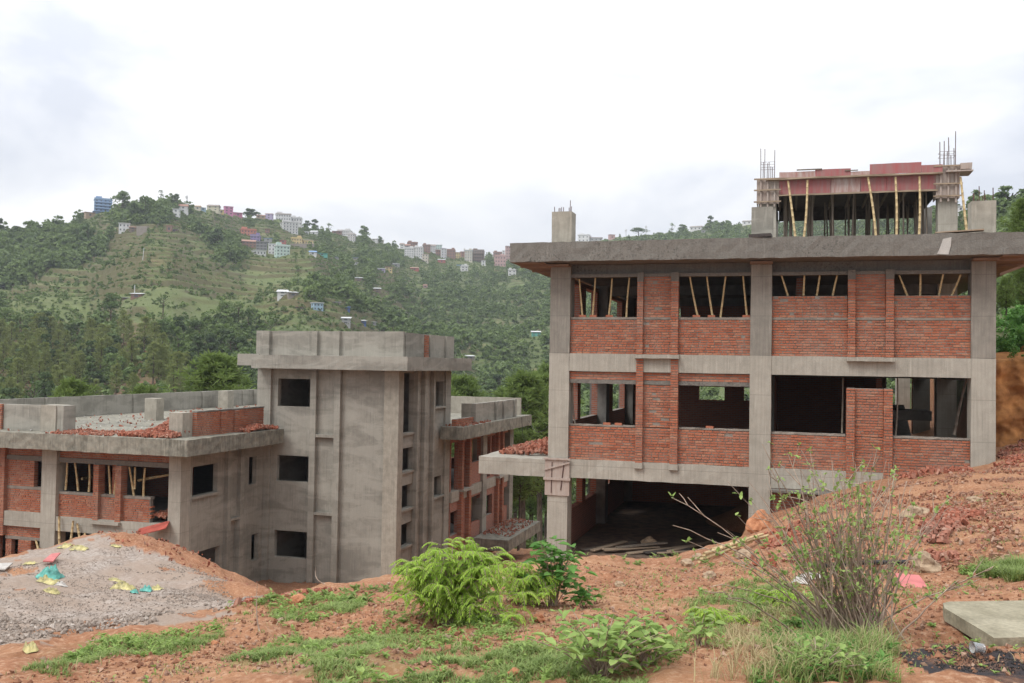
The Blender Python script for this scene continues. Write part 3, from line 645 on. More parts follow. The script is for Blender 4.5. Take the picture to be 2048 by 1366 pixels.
for (a, b), zt, tops in ((CX_[0], 5.05, [5.22, 5.42, 5.2, 5.25, 5.3, 5.18, 5.26, 5.2, 5.24]), (CX_[1], 5.0, []), (CX_[2], 4.98, [5.22, 5.36, 5.13, 5.3, 5.1, 5.42, 5.38, 5.2, 5.12])):
    st = P('column_stub', M['lightplaster'] if tops else M['plaster'], MB().rbox(a, b, 30.05, 30.68, 3.9, zt, 0, 0.4, 0.005))
    rebars(st, a+0.07, b-0.07, 30.12, 30.6, zt, tops)
for (a, b), zt, tops, ties in ((CX_[1], 6.3, [8.32, 8.25, 7.75, 7.9, 7.7, 8.3, 7.72, 7.8], (7.6, 7.8)), (CX_[2], 6.2, [8.2, 8.62, 7.9, 8.35, 7.85, 8.28, 8.5, 8.1, 7.95, 8.0], (7.75, 7.9))):
    st = P('roof_column', M['form'], MB().rbox(a, b, 36.6, 37.2, 3.9, 7.02, 0, 0.5, 0.005)); rebars(st, a+0.07, b-0.07, 36.68, 37.12, 7.02, tops, 0.014, ties)
    P('roof_column', M['inner'], MB().box(a, b, 42.9, 43.4, 3.9, 6.9))

# formwork of the rooftop room ---------------------------------------------------
FW = empty('roof_formwork', (2.0, 40, 3.92), 0, 'red and grey plywood formwork held up on many props on the brick building roof', 'formwork')
def Q(name, mat, mb): return mb.build(name, mat, FW, False, True)
xs = [-0.43, 1.42, 2.45, 3.35, 5.0]
for i, mt in enumerate(('redply', 'greyply', 'redply', 'redply')): Q('side_board', M[mt], MB().rbox(xs[i]+0.004, xs[i+1]-0.004, 36.52, 36.56, 6.50+0.02*(i % 2), 7.06, 0, 0.5, 0.006))
Q('bottom_batten', M['plank'], MB().rbox(-0.45, 5.05, 36.46, 36.52, 6.45, 6.51, 0, 0.5, 0.008))
Q('top_batten', M['plank'], MB().rbox(-0.9, 5.2, 36.30, 36.52, 7.04, 7.10, 0, 0.5, 0.010))
Q('deck_board', M['darkplank'], MB().box(-0.6, 5.2, 36.57, 43.4, 7.0, 7.05))
for i in range(9): Q('joist', M['timber'], MB().box(-0.5+i*0.68, -0.42+i*0.68, 36.7, 43.2, 6.9, 6.995))
for x0, x1, z0, z1, mt in ((-0.42, 0.85, 7.10, 7.33, 'greyply'), (0.86, 2.1, 7.10, 7.38, 'redply'), (2.1, 2.75, 7.10, 7.25, 'greyply'), (2.76, 4.5, 7.12, 7.50, 'redply'), (4.5, 5.2, 7.10, 7.38, 'redply')):
    Q('edge_board', M[mt], MB().rbox(x0, x1, 36.40, 36.44, z0, z1, 0, 0.5, 0.006))
Q('loose_strip', M['timber'], MB().box(0.2, 1.1, 36.36, 36.42, 7.37, 7.41)); Q('loose_strip', M['timber'], MB().box(1.9, 2.35, 36.36, 36.42, 7.28, 7.31))
for a, b, zt in ((-1.24, -0.43, 7.14), (5.0, 5.78, 7.36)):
    Q('column_shutter', M['formply'], MB().box(a, b, 36.51, 36.54, 6.18, zt).box(a, a+0.03, 36.54, 37.3, 6.18, zt).box(b-0.03, b, 36.54, 37.3, 6.18, zt))
    for k in range(3): Q('shutter_batten', M['formply'], MB().box(a+0.12+k*0.25, a+0.18+k*0.25, 36.44, 36.51, 6.0+rnd.uniform(-0.25, 0.1), zt-0.02))
    for z in (6.22, zt-0.06, 6.66): Q('shutter_clamp', M['plank'], MB().box(a-0.10, b+0.08, 36.38, 36.44, z, z+0.05))
Q('edge_board', M['formply'], MB().rbox(5.78, 6.15, 36.3, 36.5, 7.16, 7.38, 0, 0.3, 0.01).box(5.3, 6.18, 36.25, 37.2, 7.08, 7.13))
for x in (-0.6, 5.12): Q('side_board', M['darkplank'], MB().box(x, x+0.05, 37.2, 43.0, 6.5, 7.0))
Q('side_board', M['darkplank'], MB().box(-0.5, 5.1, 42.8, 42.85, 6.45, 7.0))
def pole(name, p0, p1, r, mat, label, cat, group=None, nodes=True, bend=0.02):
    p0 = Vector(p0); p1 = Vector(p1); L = (p1-p0).length; n = max(4, int(L/0.28)) if nodes else 3
    side = Vector((rnd.uniform(-1, 1), rnd.uniform(-1, 1), 0))*bend*L; pts = []; rr = []
    for i in range(n+1):
        t = i/n; p = p0.lerp(p1, t)+side*math.sin(t*math.pi)
        if nodes and 0 < i < n:
            d = (p1-p0).normalized()*0.012; pts += [p-d, p, p+d]; q = r*(1-0.25*t); rr += [q, q*1.22, q]
        else: pts.append(p); rr.append(r*(1-0.25*t))
    lo = pts[0].copy(); mb = MB().tube([q-lo for q in pts], rr, 7)
    o = mb.build(name, M[mat], None, True); o.location = lo; return tag(o, label, cat, group)
ORD = ['first', 'second', 'third', 'fourth', 'fifth', 'sixth', 'seventh', 'eighth', 'ninth']
for i, (a, b, c, d) in enumerate([(1576,362,1596,471),(1615,360,1602,472),(1736,355,1755,470),(1791,354,1791,470),(1839,353,1835,468),(1921,354,1939,462)]):
    p1 = onY(36.22, a, b); p0 = onY(35.6, c, d); p0.z = 3.92
    pole('bamboo_prop', p0, p1, 0.05, 'bamboo', f'{ORD[i]} pale bamboo strut from the left, leaning against the front of the rooftop formwork', 'bamboo prop', 'bamboo struts in front of the rooftop formwork')
for i in range(7):
    for j in range(8):
        x = -0.15+i*0.82+rnd.uniform(-0.15, 0.15); y = 37.3+j*0.72+rnd.uniform(-0.2, 0.2)
        if i == 6: x = min(x, 4.85)
        pole('timber_prop', (x+rnd.uniform(-0.12, 0.12), y, 3.92), (x, y, 6.92), rnd.uniform(0.03, 0.045), 'timber', 'thin grey timber prop standing in the crowd of props under the rooftop formwork', 'timber prop', 'timber props under the rooftop formwork', False, 0.012)
def c1p(a, b): return 1000+a/1.9542, 250+b/1.9542
def c2p(a, b): return 1000+a/1.9542, 680+b/1.9542
def b1p(a, b): return a/3.6925, 760+b/3.6925
WN = [('leftmost upper window', [(310,602,322,744),(373,597,362,744),(438,600,425,748),(506,597,494,752)]), ('second upper window', [(742,592,772,744),(808,590,830,744),(882,592,862,752),(950,590,965,744)]),
      ('third upper window', [(1100,588,1125,667),(1190,588,1186,667),(1250,588,1238,667),(1318,588,1300,667)]), ('rightmost upper window', [(1560,588,1592,667),(1643,583,1641,667),(1732,583,1715,667),(1800,585,1765,667)])]
for wn_, L in WN:
    for i, (a, b, c, d) in enumerate(L):
        pole('bamboo_prop', onY(30.26, *c1p(c, d)), onY(30.2, *c1p(a, b)), 0.035, 'bamboo', f'{ORD[i]} bamboo prop from the left in the {wn_} of the brick building', 'bamboo prop', 'bamboo props in the upper windows')
pole('bamboo_prop', onY(31.5, 1908, 870), onY(31.5, 1933, 757), 0.045, 'timber', 'dark pole leaning in the lower right opening, next to the right corner column', 'prop')
pole('steel_prop', onY(30.6, 1684, 866), onY(30.6, 1686, 757), 0.03, 'timber', 'thin upright prop at the left of the free-standing brick panel', 'prop')
pole('bamboo_prop', onY(30.6, 1791, 872), onY(30.6, 1795, 756), 0.03, 'timber', 'thin upright prop at the right of the free-standing brick panel', 'prop')
pole('bamboo_prop', onY(30.3, 1150, 848), onY(30.3, 1146, 770), 0.025, 'timber', 'thin dark pole in the lower left window, next to the left corner column', 'prop')
def loose_brick(p, label, group=None, rz=None, tilt=0.0, s=1.0):
    mb = MB().rbox(-0.115*s, 0.115*s, -0.055*s, 0.055*s, -0.002, 0.07*s, 0, 0.08, 0.003)
    o = mb.build('loose_brick', M['brick'], None); o.location = p; o.rotation_euler = (tilt, 0, rnd.uniform(-0.3, 0.3) if rz is None else rz); return tag(o, label, 'brick', group)
for i, (a, b) in enumerate([(323,750),(365,750),(427,752),(768,750),(826,750),(962,748)]):
    p = onY(30.2, *c1p(a, b)); p.z = 1.564
    loose_brick(p, f"{ORD[i]} loose brick from the left on the upper window sills, under a bamboo prop", 'loose bricks on the window sills')
for i, (a, b) in enumerate([(418,338),(463,340),(820,352)]):
    p = onY(30.2, *c2p(a, b)); p.z = -1.935
    loose_brick(p, f"{['left', 'middle', 'right'][i]} one of three loose bricks on the lower window sills", 'loose bricks on the window sills')
def plank(name, p0, p1, w, t, mat, label, cat='plank', group=None, up=(0, 0, 1)):
    p0 = Vector(p0); p1 = Vector(p1); ax = (p1-p0)/2; s = ax.cross(Vector(up)).normalized()*(w/2); n = s.cross(ax).normalized()*(t/2); c = (p0+p1)/2
    o = MB().obox((0, 0, 0), ax, s, n).build(name, M[mat], None); o.location = c; return tag(o, label, cat, group)
plank('plank', (-8.7, 30.2, 3.96), (-7.7, 30.5, 3.97), 0.28, 0.05, 'timber', 'grey plank on the left roof corner, left of the rebar stub')
plank('plank', (-8.3, 31.2, 4.0), (-6.4, 31.6, 4.02), 0.25, 0.05, 'timber', 'longer grey plank on the roof, behind the left rebar stub')
plank('plank', (4.0, 29.35, 3.96), (5.25, 29.2, 4.0), 0.35, 0.035, 'plank', 'pale board lying on the roof edge, left of the right rebar stub')
plank('plank', (3.7, 29.8, 3.95), (4.7, 29.7, 3.97), 0.3, 0.04, 'darkplank', 'dark brown board behind the pale board on the roof edge')
plank('plank', (-1.2, 29.3, 3.97), (-0.55, 29.25, 3.99), 0.4, 0.1, 'darkplank', 'black board under the short middle stub on the roof edge')

# ================================================================== left-hand plastered building with tower and two wings
LB = empty('plastered_building', (-20, 44, -10.2), 0, 'grey cement-plastered building with a square tower and two low flat-roofed brick wings', 'building')
def L(name, mats, mb, parent=None): return mb.build(name, mats, parent or LB, False, True)
def lbrick(axis, face, sgn, u0, u1, z0, z1, depth=0.11, rag=(0, 0), name='brick_wall', hole=0.0): return L(name, [M['brick'], M['mortar']], bricks(MB(), axis, face, sgn, u0, u1, z0, z1, depth, rag, hole))
# tower
w = MB(); holed_wall(w, 'x', 38.62, 38.86, -22.95, -17.25, -11, -0.38, [(-22.67, -20.93, -2.13, -0.86), (-22.66, -20.87, -5.57, -4.39), (-22.7, -20.78, -9.05, -7.84)]); L('tower_wall', M['plaster'], w)
w = MB(); holed_wall(w, 'y', -16.64, -16.9, 39.0, 44.4, -11, -0.38, [(39.17, 40.42, -3.22, -0.5), (39.17, 40.42, -4.95, -3.9), (39.17, 40.42, -6.66, -5.58), (39.17, 40.42, -8.35, -7.32), (42.75, 44.28, -2.17, -0.94), (42.78, 44.2, -6.6, -5.62), (42.78, 44.2, -10.6, -9.2)]); L('tower_wall', M['plaster'], w)
w = MB(); holed_wall(w, 'x', 44.9, 45.1, -23.6, -16.6, -11, -0.38, []); L('tower_wall', M['plaster'], w)
w = MB(); holed_wall(w, 'y', -23.6, -23.4, 38.9, 44.9, -11, -0.38, []); L('tower_wall', M['plaster'], w)
L('tower_column', M['plaster'], MB().rbox(-23.65, -22.95, 38.44, 39.0, -11, -0.38, 0, 0.9, 0.004))
L('tower_column', M['lightplaster'], MB().rbox(-17.25, -16.55, 38.44, 39.0, -11, -0.38, 0, 0.9, 0.004))
L('tower_column', M['plaster'], MB().rbox(-17.15, -16.55, 44.4, 45.12, -11, -0.38, 0, 0.9, 0.004))
for a, b in ((-20.90, -20.60), (-19.68, -19.39)): L('pilaster', M['plaster'], MB().rbox(a, b, 38.40, 38.62, -11, -0.38, 0, 0.9, 0.004))
for z in (-3.35, -6.86): L('ledge', M['plaster'], MB().box(-20.6, -19.68, 38.42, 38.62, z-0.13, z))
for a, b in ((40.45, 40.66), (41.36, 41.74), (42.5, 42.72)): L('pilaster', M['plaster'], MB().rbox(-16.64, -16.46, a, b, -11, -0.38, 0, 0.9, 0.004))
for z in (-2.17, -6.6): L('sill', M['plaster'], MB().box(-16.64, -16.5, 42.74, 44.38, z-0.09, z))
for z in (-3.22, -4.95, -6.66, -8.35): L('sill', M['plaster'], MB().box(-16.64, -16.56, 39.02, 40.44, z-0.1, z))
L('damp_stain', M['black_damp'] if 'black_damp' in M else M['slabc'], MB().box(-16.55, -16.535, 41.4, 41.73, -6.7, -4.9))
for z in (-3.4, -6.8, -10.2): L('floor_slab', M['inner'], MB().box(-23.4, -16.95, 38.8, 44.9, z-0.15, z))
L('tower_inner_wall', M['inner'], MB().box(-23.3, -20, 42.5, 42.7, -10.2, -0.4)); L('tower_inner_wall', M['inner'], MB().box(-20, -17, 41.0, 41.15, -10.2, -0.4))
L('tower_roof_slab', M['slabc2'] if 'slabc2' in M else M['plaster'], MB().rbox(-23.52, -15.85, 37.69, 46.25, -0.39, 0.225, 0, 0.3, 0.008))
L('tower_roof_beam', M['plaster'], MB().rbox(-24.65, -23.53, 38.3, 38.8, -0.28, 0.26, 0, 0.3, 0.006))
zp0, zp1 = 0.225, 1.34
L('parapet', M['plaster'], MB().rbox(-23.70, -16.45, 38.55, 38.75, zp0, zp1, 0, 0.4, 0.005)); L('parapet', M['plaster'], MB().rbox(-16.6, -16.4, 38.76, 44.85, zp0, zp1-0.03, 0, 0.4, 0.005))
L('parapet', M['plaster'], MB().box(-23.7, -16.4, 44.86, 45.05, zp0, zp1-0.02)); L('parapet', M['plaster'], MB().box(-23.7, -23.5, 38.76, 44.85, zp0, zp1-0.02))
for a, b in ((-23.72, -23.05), (-20.85, -20.6), (-19.78, -19.48), (-17.25, -16.35)): L('parapet_pier', M['plaster'], MB().rbox(a, b, 38.38, 38.55, zp0, zp1+0.004, 0, 0.4, 0.004))
lbrick('y', -16.33, -1, 40.95, 41.4, zp0, zp1-0.06, 0.1, name='brick_pier')
for a, b in ((41.5, 42.1), (43.7, 44.2)): L('parapet_pier', M['plaster'], MB().box(-16.4, -16.3, a, b, zp0, zp1-0.035))
# left wing: front
for a, b in ((-23.67, -23.10), (-29.87, -29.13), (-36.4, -35.8)): L('column', M['form'], MB().rbox(a, b, 32.12, 32.75, -11, -3.78, 0, 0.8, 0.005))
L('roof_slab', M['oldslab'], MB().rbox(-40, -22.2, 31.22, 38.40, -3.80, -3.15, 0, 0.3, 0.012).rbox(-37, -23.72, 38.405, 58.5, -3.7, -3.16, 0, 1.2, 0.004))
for z in (-6.64, -10.1): L('floor_slab', M['inner'], MB().box(-36, -23.4, 32.8, 57, z-0.16, z))
L('beam', M['form'], MB().rbox(-29.13, -23.67, 32.16, 32.5, -7.23, -6.64, 0, 0.5, 0.006)); L('beam', M['form'], MB().rbox(-35.8, -29.87, 32.16, 32.5, -7.17, -6.56, 0, 0.5, 0.006))
for a, b in ((-29.13, -23.67), (-35.8, -29.87)):
    L('lintel', M['slabc'], MB().rbox(a, b, 32.24, 32.5, -4.40, -4.2, 0, 0.4, 0.006)); lbrick('x', 32.3, 1, a, b, -4.2, -3.8, 0.2)
lbrick('x', 32.3, 1, -29.13, -24.58, -6.64, -5.72, 0.22, (0, 1)); L('cement_course', M['mortar'], MB().rbox(-29.13, -24.62, 32.29, 32.52, -5.72, -5.62, 0, 0.2, 0.007))
for a, b in ((-27.30, -27.04), (-26.22, -25.94)): lbrick('x', 32.14, 1, a, b, -6.68, -4.40, 0.4, name='brick_pier'); 
lbrick('x', 32.5, 1, -26.66, -26.46, -5.6, -4.4, 0.2, name='brick_pier')
L('ledge', M['form'], MB().box(-27.33, -25.9, 31.98, 32.3, -6.80, -6.68))
lbrick('x', 32.3, 1, -31.8, -30.42, -5.5, -4.4, 0.22, (0, 0)); lbrick('x', 32.3, 1, -35.8, -29.87, -6.56, -5.62, 0.22); L('cement_course', M['mortar'], MB().box(-35.8, -29.87, 32.29, 32.52, -5.62, -5.5))
lbrick('x', 32.12, 1, -32.25, -31.8, -7.6, -3.8, 0.35, name='brick_pier'); lbrick('x', 32.3, 1, -31.8, -29.87, -7.62, -7.17, 0.22)
L('lintel', M['mortar'], MB().box(-31.8, -29.87, 32.27, 32.5, -7.74, -7.62)); lbrick('x', 32.3, 1, -31.8, -31.5, -9.2, -7.74, 0.22); lbrick('x', 32.25, 1, -31.1, -30.45, -9.2, -7.74, 0.3)
L('brick_wall', M['bricktex'], MB().box(-35.6, -32.25, 32.35, 32.6, -11, -3.8)); L('inner_wall', M['inner'], MB().box(-36, -23.5, 36.9, 37.1, -10.1, -6.8)); L('inner_wall', M['bricktex'], MB().box(-36, -27, 38.3, 38.5, -6.6, -3.8))
L('inner_column', M['inner'], MB().box(-29.8, -29.2, 37.0, 37.6, -10, -3.8)); L('outer_wall', M['plaster'], MB().box(-36.4, -36.1, 32.8, 58.4, -14, -3.7)); L('outer_wall', M['plaster'], MB().box(-36.1, -23.7, 58.1, 58.4, -14, -3.7))
# left wing: face towards the court
w = MB(); holed_wall(w, 'y', -23.24, -23.46, 32.76, 38.44, -11, -3.8, [(32.98, 34.82, -5.62, -4.42), (33.02, 35.1, -10.1, -7.95), (37.24, 37.86, -5.64, -4.4), (37.57, 38.16, -9.12, -7.93), (35.62, 36.3, -10.5, -7.0)]); L('court_wall', M['plaster'], w)
L('court_wall', M['plaster'], MB().box(-23.40, -23.34, 35.55, 36.35, -10.8, -6.95))
for a, b in ((35.34, 35.60), (36.32, 36.62)): L('pilaster', M['plaster'], MB().rbox(-23.24, -23.06, a, b, -11, -3.8, 0, 0.9, 0.004))
L('pilaster', M['plaster'], MB().box(-23.2, -23.08, 32.752, 32.84, -11, -3.8)); L('ledge', M['plaster'], MB().box(-23.2, -23.08, 35.6, 36.32, -7.0, -6.9)); L('sill', M['plaster'], MB().box(-23.2, -23.12, 32.9, 34.86, -5.72, -5.62))
# left wing: roof parapets and stubs
zt = -2.1
L('parapet', M['plaster'], MB().rbox(-36.2, -36.0, 31.9, 58.3, -3.15, zt, 0, 0.5, 0.006)); L('parapet', M['plaster'], MB().rbox(-36.0, -23.8, 58.0, 58.2, -3.16, zt, 0, 0.5, 0.006))
for y in (38.8, 45.4, 52.0, 56.6): L('parapet_pier', M['plaster'], MB().box(-36.0, -35.9, y, y+0.6, -3.15, zt+0.003))
L('parapet', M['plaster'], MB().rbox(-32.1, -30.13, 32.3, 32.5, -3.15, -2.07, 0, 0.4, 0.006)); lbrick('x', 32.2, 1, -32.6, -32.12, -3.15, -2.05, 0.3, name='brick_pier')
L('column_stub', M['lightplaster'], MB().rbox(-30.12, -29.35, 32.25, 33.1, -3.15, -2.05, 0, 0.3, 0.006)); L('parapet', M['plaster'], MB().box(-29.35, -29.0, 32.3, 33.0, -3.15, -2.06))
cs_ = L('column_stub', M['lightplaster'], MB().rbox(-23.78, -23.15, 32.2, 32.85, -3.17, -2.18, 0, 0.3, 0.006))
lbrick('y', -22.95, -1, 32.86, 37.9, -3.15, -2.18, 0.22); L('parapet_cap', M['slabc'], MB().rbox(-23.18, -22.93, 32.86, 37.9, -2.18, -2.13, 0, 0.2, 0.01))
for a, b in ((34.48, 34.8), (35.5, 35.85)): lbrick('y', -22.85, -1, a, b, -3.15, -2.2, 0.1, name='brick_pier')
L('column_stub', M['lightplaster'], MB().rbox(-31.3, -30.6, 40.4, 41.0, -3.16, -2.05, 0, 0.3, 0.006)); L('column_stub', M['lightplaster'], MB().rbox(-35.2, -34.5, 52.6, 53.3, -3.16, -2.05, 0, 0.3, 0.006))
# right wing
L('roof_slab', M['oldslab'], MB().rbox(-23, -15.38, 45.26, 56.55, -3.80, -3.17, 0, 0.35, 0.012).rbox(-16.53, -15.38, 43.66, 45.255, -3.80, -3.17, 0, 0.35, 0.01))
for y in (50.0, 55.25): L('column', M['plaster'], MB().rbox(-17, -16.35, y, y+0.7, -11, -3.8, 0, 0.8, 0.005))
for a, b in ((45.12, 50.0), (50.7, 55.25)): L('beam', M['form'], MB().rbox(-16.75, -16.42, a, b, -7.15, -6.6, 0, 0.5, 0.005))
w = MB(); holed_wall(w, 'y', -16.5, -16.72, 45.12, 55.25, -6.6, -3.8, [(45.2, 46.25, -6.6, -4.1), (46.62, 47.5, -6.6, -4.2), (48.2, 50.0, -5.42, -4.15), (50.7, 51.75, -6.5, -4.2), (51.95, 52.6, -6.5, -4.2), (53.9, 55.25, -6.5, -4.2)]); L('brick_wall', M['bricktex'], w)
w = MB(); holed_wall(w, 'y', -16.5, -16.72, 45.12, 55.25, -11, -7.15, [(45.2, 46.35, -8.85, -7.65), (48.25, 50.0, -8.75, -7.3), (50.7, 52.25, -8.7, -7.55), (54.0, 55.25, -8.65, -7.5)]); L('brick_wall', M['bricktex'], w)
for a, b in ((46.3, 46.6), (47.5, 47.85), (52.65, 52.95), (53.55, 53.85)): lbrick('y', -16.28, -1, a, b, -10.5, -3.82, 0.25, name='brick_pier')
for a in (46.25, 52.6): L('ledge', M['form'], MB().box(-16.5, -16.15, a, a+1.65, -6.72, -6.6))
w = MB(); holed_wall(w, 'y', -23, -22.8, 45.3, 56, -11, -3.8, [(46, 49, -6, -4.2), (50.5, 54.5, -6, -4.2), (46, 49, -9.2, -7.6), (51, 55, -9.2, -7.6)]); L('brick_wall', M['bricktex'], w)
w = MB(); holed_wall(w, 'x', 55.96, 56.2, -22.9, -17.0, -11, -3.8, [(-21, -18, -6, -4.2), (-21, -18, -9.2, -7.6)]); L('brick_wall', M['bricktex'], w)
for z in (-6.65, -10.1): L('floor_slab', M['inner'], MB().box(-22.8, -16.75, 45.2, 55.9, z-0.16, z))
L('canopy_slab', M['oldslab'], MB().rbox(-16.34, -14.3, 48.3, 55.0, -10.05, -9.45, 0, 0.35, 0.012))
L('parapet', M['plaster'], MB().rbox(-16.05, -15.8, 46.9, 54.6, -3.17, -2.14, 0, 0.4, 0.006)); L('parapet', M['lightplaster'], MB().rbox(-16.6, -16.06, 46.9, 47.15, -3.17, -2.14, 0, 0.4, 0.005))
for a, b in ((50.2, 50.5), (51.7, 52.0), (53.9, 54.25)): L('parapet_pier', M['plaster'], MB().box(-15.8, -15.68, a, b, -3.17, -2.13))
L('parapet', M['lightplaster'], MB().rbox(-23, -15.95, 56.0, 56.2, -3.17, -2.12, 0, 0.5, 0.006))
lbrick('y', -15.9, -1, 44.1, 46.88, -3.17, -2.82, 0.22, name='low_brick_wall')
# props of the left wing
LW = [('left window', [(497,605,485,805),(553,612,577,812),(660,625,657,820)]), ('narrow middle window', [(803,635,815,835),(868,650,845,838)]), ('right opening', [(955,645,990,855),(998,648,995,800),(1072,652,1060,858)])]
for wn_, Ls in LW:
    for i, (a, b, c, d) in enumerate(Ls):
        pole('bamboo_prop', onY(32.46, *b1p(c, d+6)), onY(32.4, *b1p(a, b-4)), 0.05, 'bamboo', f'{ORD[i]} bamboo prop from the left in the {wn_} of the left wing', 'bamboo prop', 'bamboo props in the left wing')
pole('bamboo_pole', onY(33.2, *b1p(1022, 742)), onY(33.2, *b1p(1250, 700)), 0.06, 'bamboo', 'long bamboo pole lying almost level across the right opening of the left wing', 'bamboo pole')
pole('bamboo_pole', onY(33.0, *b1p(605, 729)), onY(34.2, *b1p(700, 714)), 0.06, 'bamboo', 'short level bamboo pole poking out of the left window of the left wing', 'bamboo pole')
for i, (a, b, c, d) in enumerate([(437,1005,441,1230),(541,1040,520,1210),(570,1060,597,1205),(627,1130,625,1200)]):
    pole('bamboo_prop', onY(31.9, *b1p(c, d)), onY(32.05, *b1p(a, b)), 0.055, 'bamboo', f'{ORD[i]} bamboo pole from the left, propped behind the crest of the gravel heap', 'bamboo prop', 'bamboo poles behind the gravel heap')
pole('bamboo_prop', onY(31.9, *b1p(300, 1310)), onY(32.1, *b1p(265, 1182)), 0.055, 'bamboo', 'bamboo pole leaning in the doorway left of the round-edged column of the left wing', 'bamboo prop')
a = onY(31.6, *b1p(1010, 1128)); b = onY(31.9, *b1p(1240, 1068))
plank('metal_sheet', a, b, 0.6, 0.03, 'sheetred', 'glossy red sheet sloping below the right opening of the left wing', 'sheet', None, (0, -0.4, 1))
# cable and hanging wires between the two buildings
def cable(name, pts, r, label):
    o = MB().tube(pts, r, 5).build(name, M['wire'], None, True); return tag(o, label, 'cable')
p0 = Vector((-15.4, 56.0, -3.5)); p1 = Vector((-7.5, 31.0, -1.62))
cable('power_cable', [p0.lerp(p1, t)+Vector((0, 0, -0.7*math.sin(t*math.pi))) for t in np.linspace(0, 1, 16)], 0.014, 'thin black cable strung from the right wing roof to the brick building')
cable('hanging_wire', [(-15.3, 54.0, -3.2), (-15.1, 53.6, -4.2), (-14.6, 53.0, -5.0)], 0.012, 'thin wire hanging from the edge of the right wing roof')

# ================================================================== houses of the hill town
PAL = dict(white=(0.62,0.61,0.60), cream=(0.58,0.52,0.40), blue=(0.20,0.36,0.62), sky=(0.30,0.48,0.62), pink=(0.62,0.16,0.36), magenta=(0.50,0.13,0.25), rose=(0.55,0.30,0.27), lilac=(0.40,0.32,0.52), purple=(0.25,0.18,0.42), brick=(0.30,0.15,0.105), brown=(0.23,0.155,0.11), orange=(0.60,0.17,0.09), red=(0.45,0.10,0.07),
           yellow=(0.62,0.44,0.13), pale=(0.55,0.50,0.32), mint=(0.45,0.62,0.55), teal=(0.06,0.45,0.36), grey=(0.36,0.35,0.34), dgrey=(0.20,0.20,0.21), ochre=(0.42,0.27,0.15), tin=(0.55,0.56,0.57), rust=(0.36,0.17,0.11), bluetin=(0.16,0.33,0.58), dblue=(0.08,0.16,0.42), stone=(0.27,0.22,0.18), glass=(0.10,0.11,0.125))
HM = {}
def hm(c):  # palette greyed so the colours carry some of the distance haze
    if c not in HM: HM[c] = simple('house_'+c, [q*0.68+0.28*(PAL[c][0]*0.3+PAL[c][1]*0.55+PAL[c][2]*0.15) for q in PAL[c]], 0.12 if c != 'glass' else 0.05, 0.6, 0.8 if c != 'glass' else 0.25, spec=0.3)
    return HM[c]
HOUSES = []
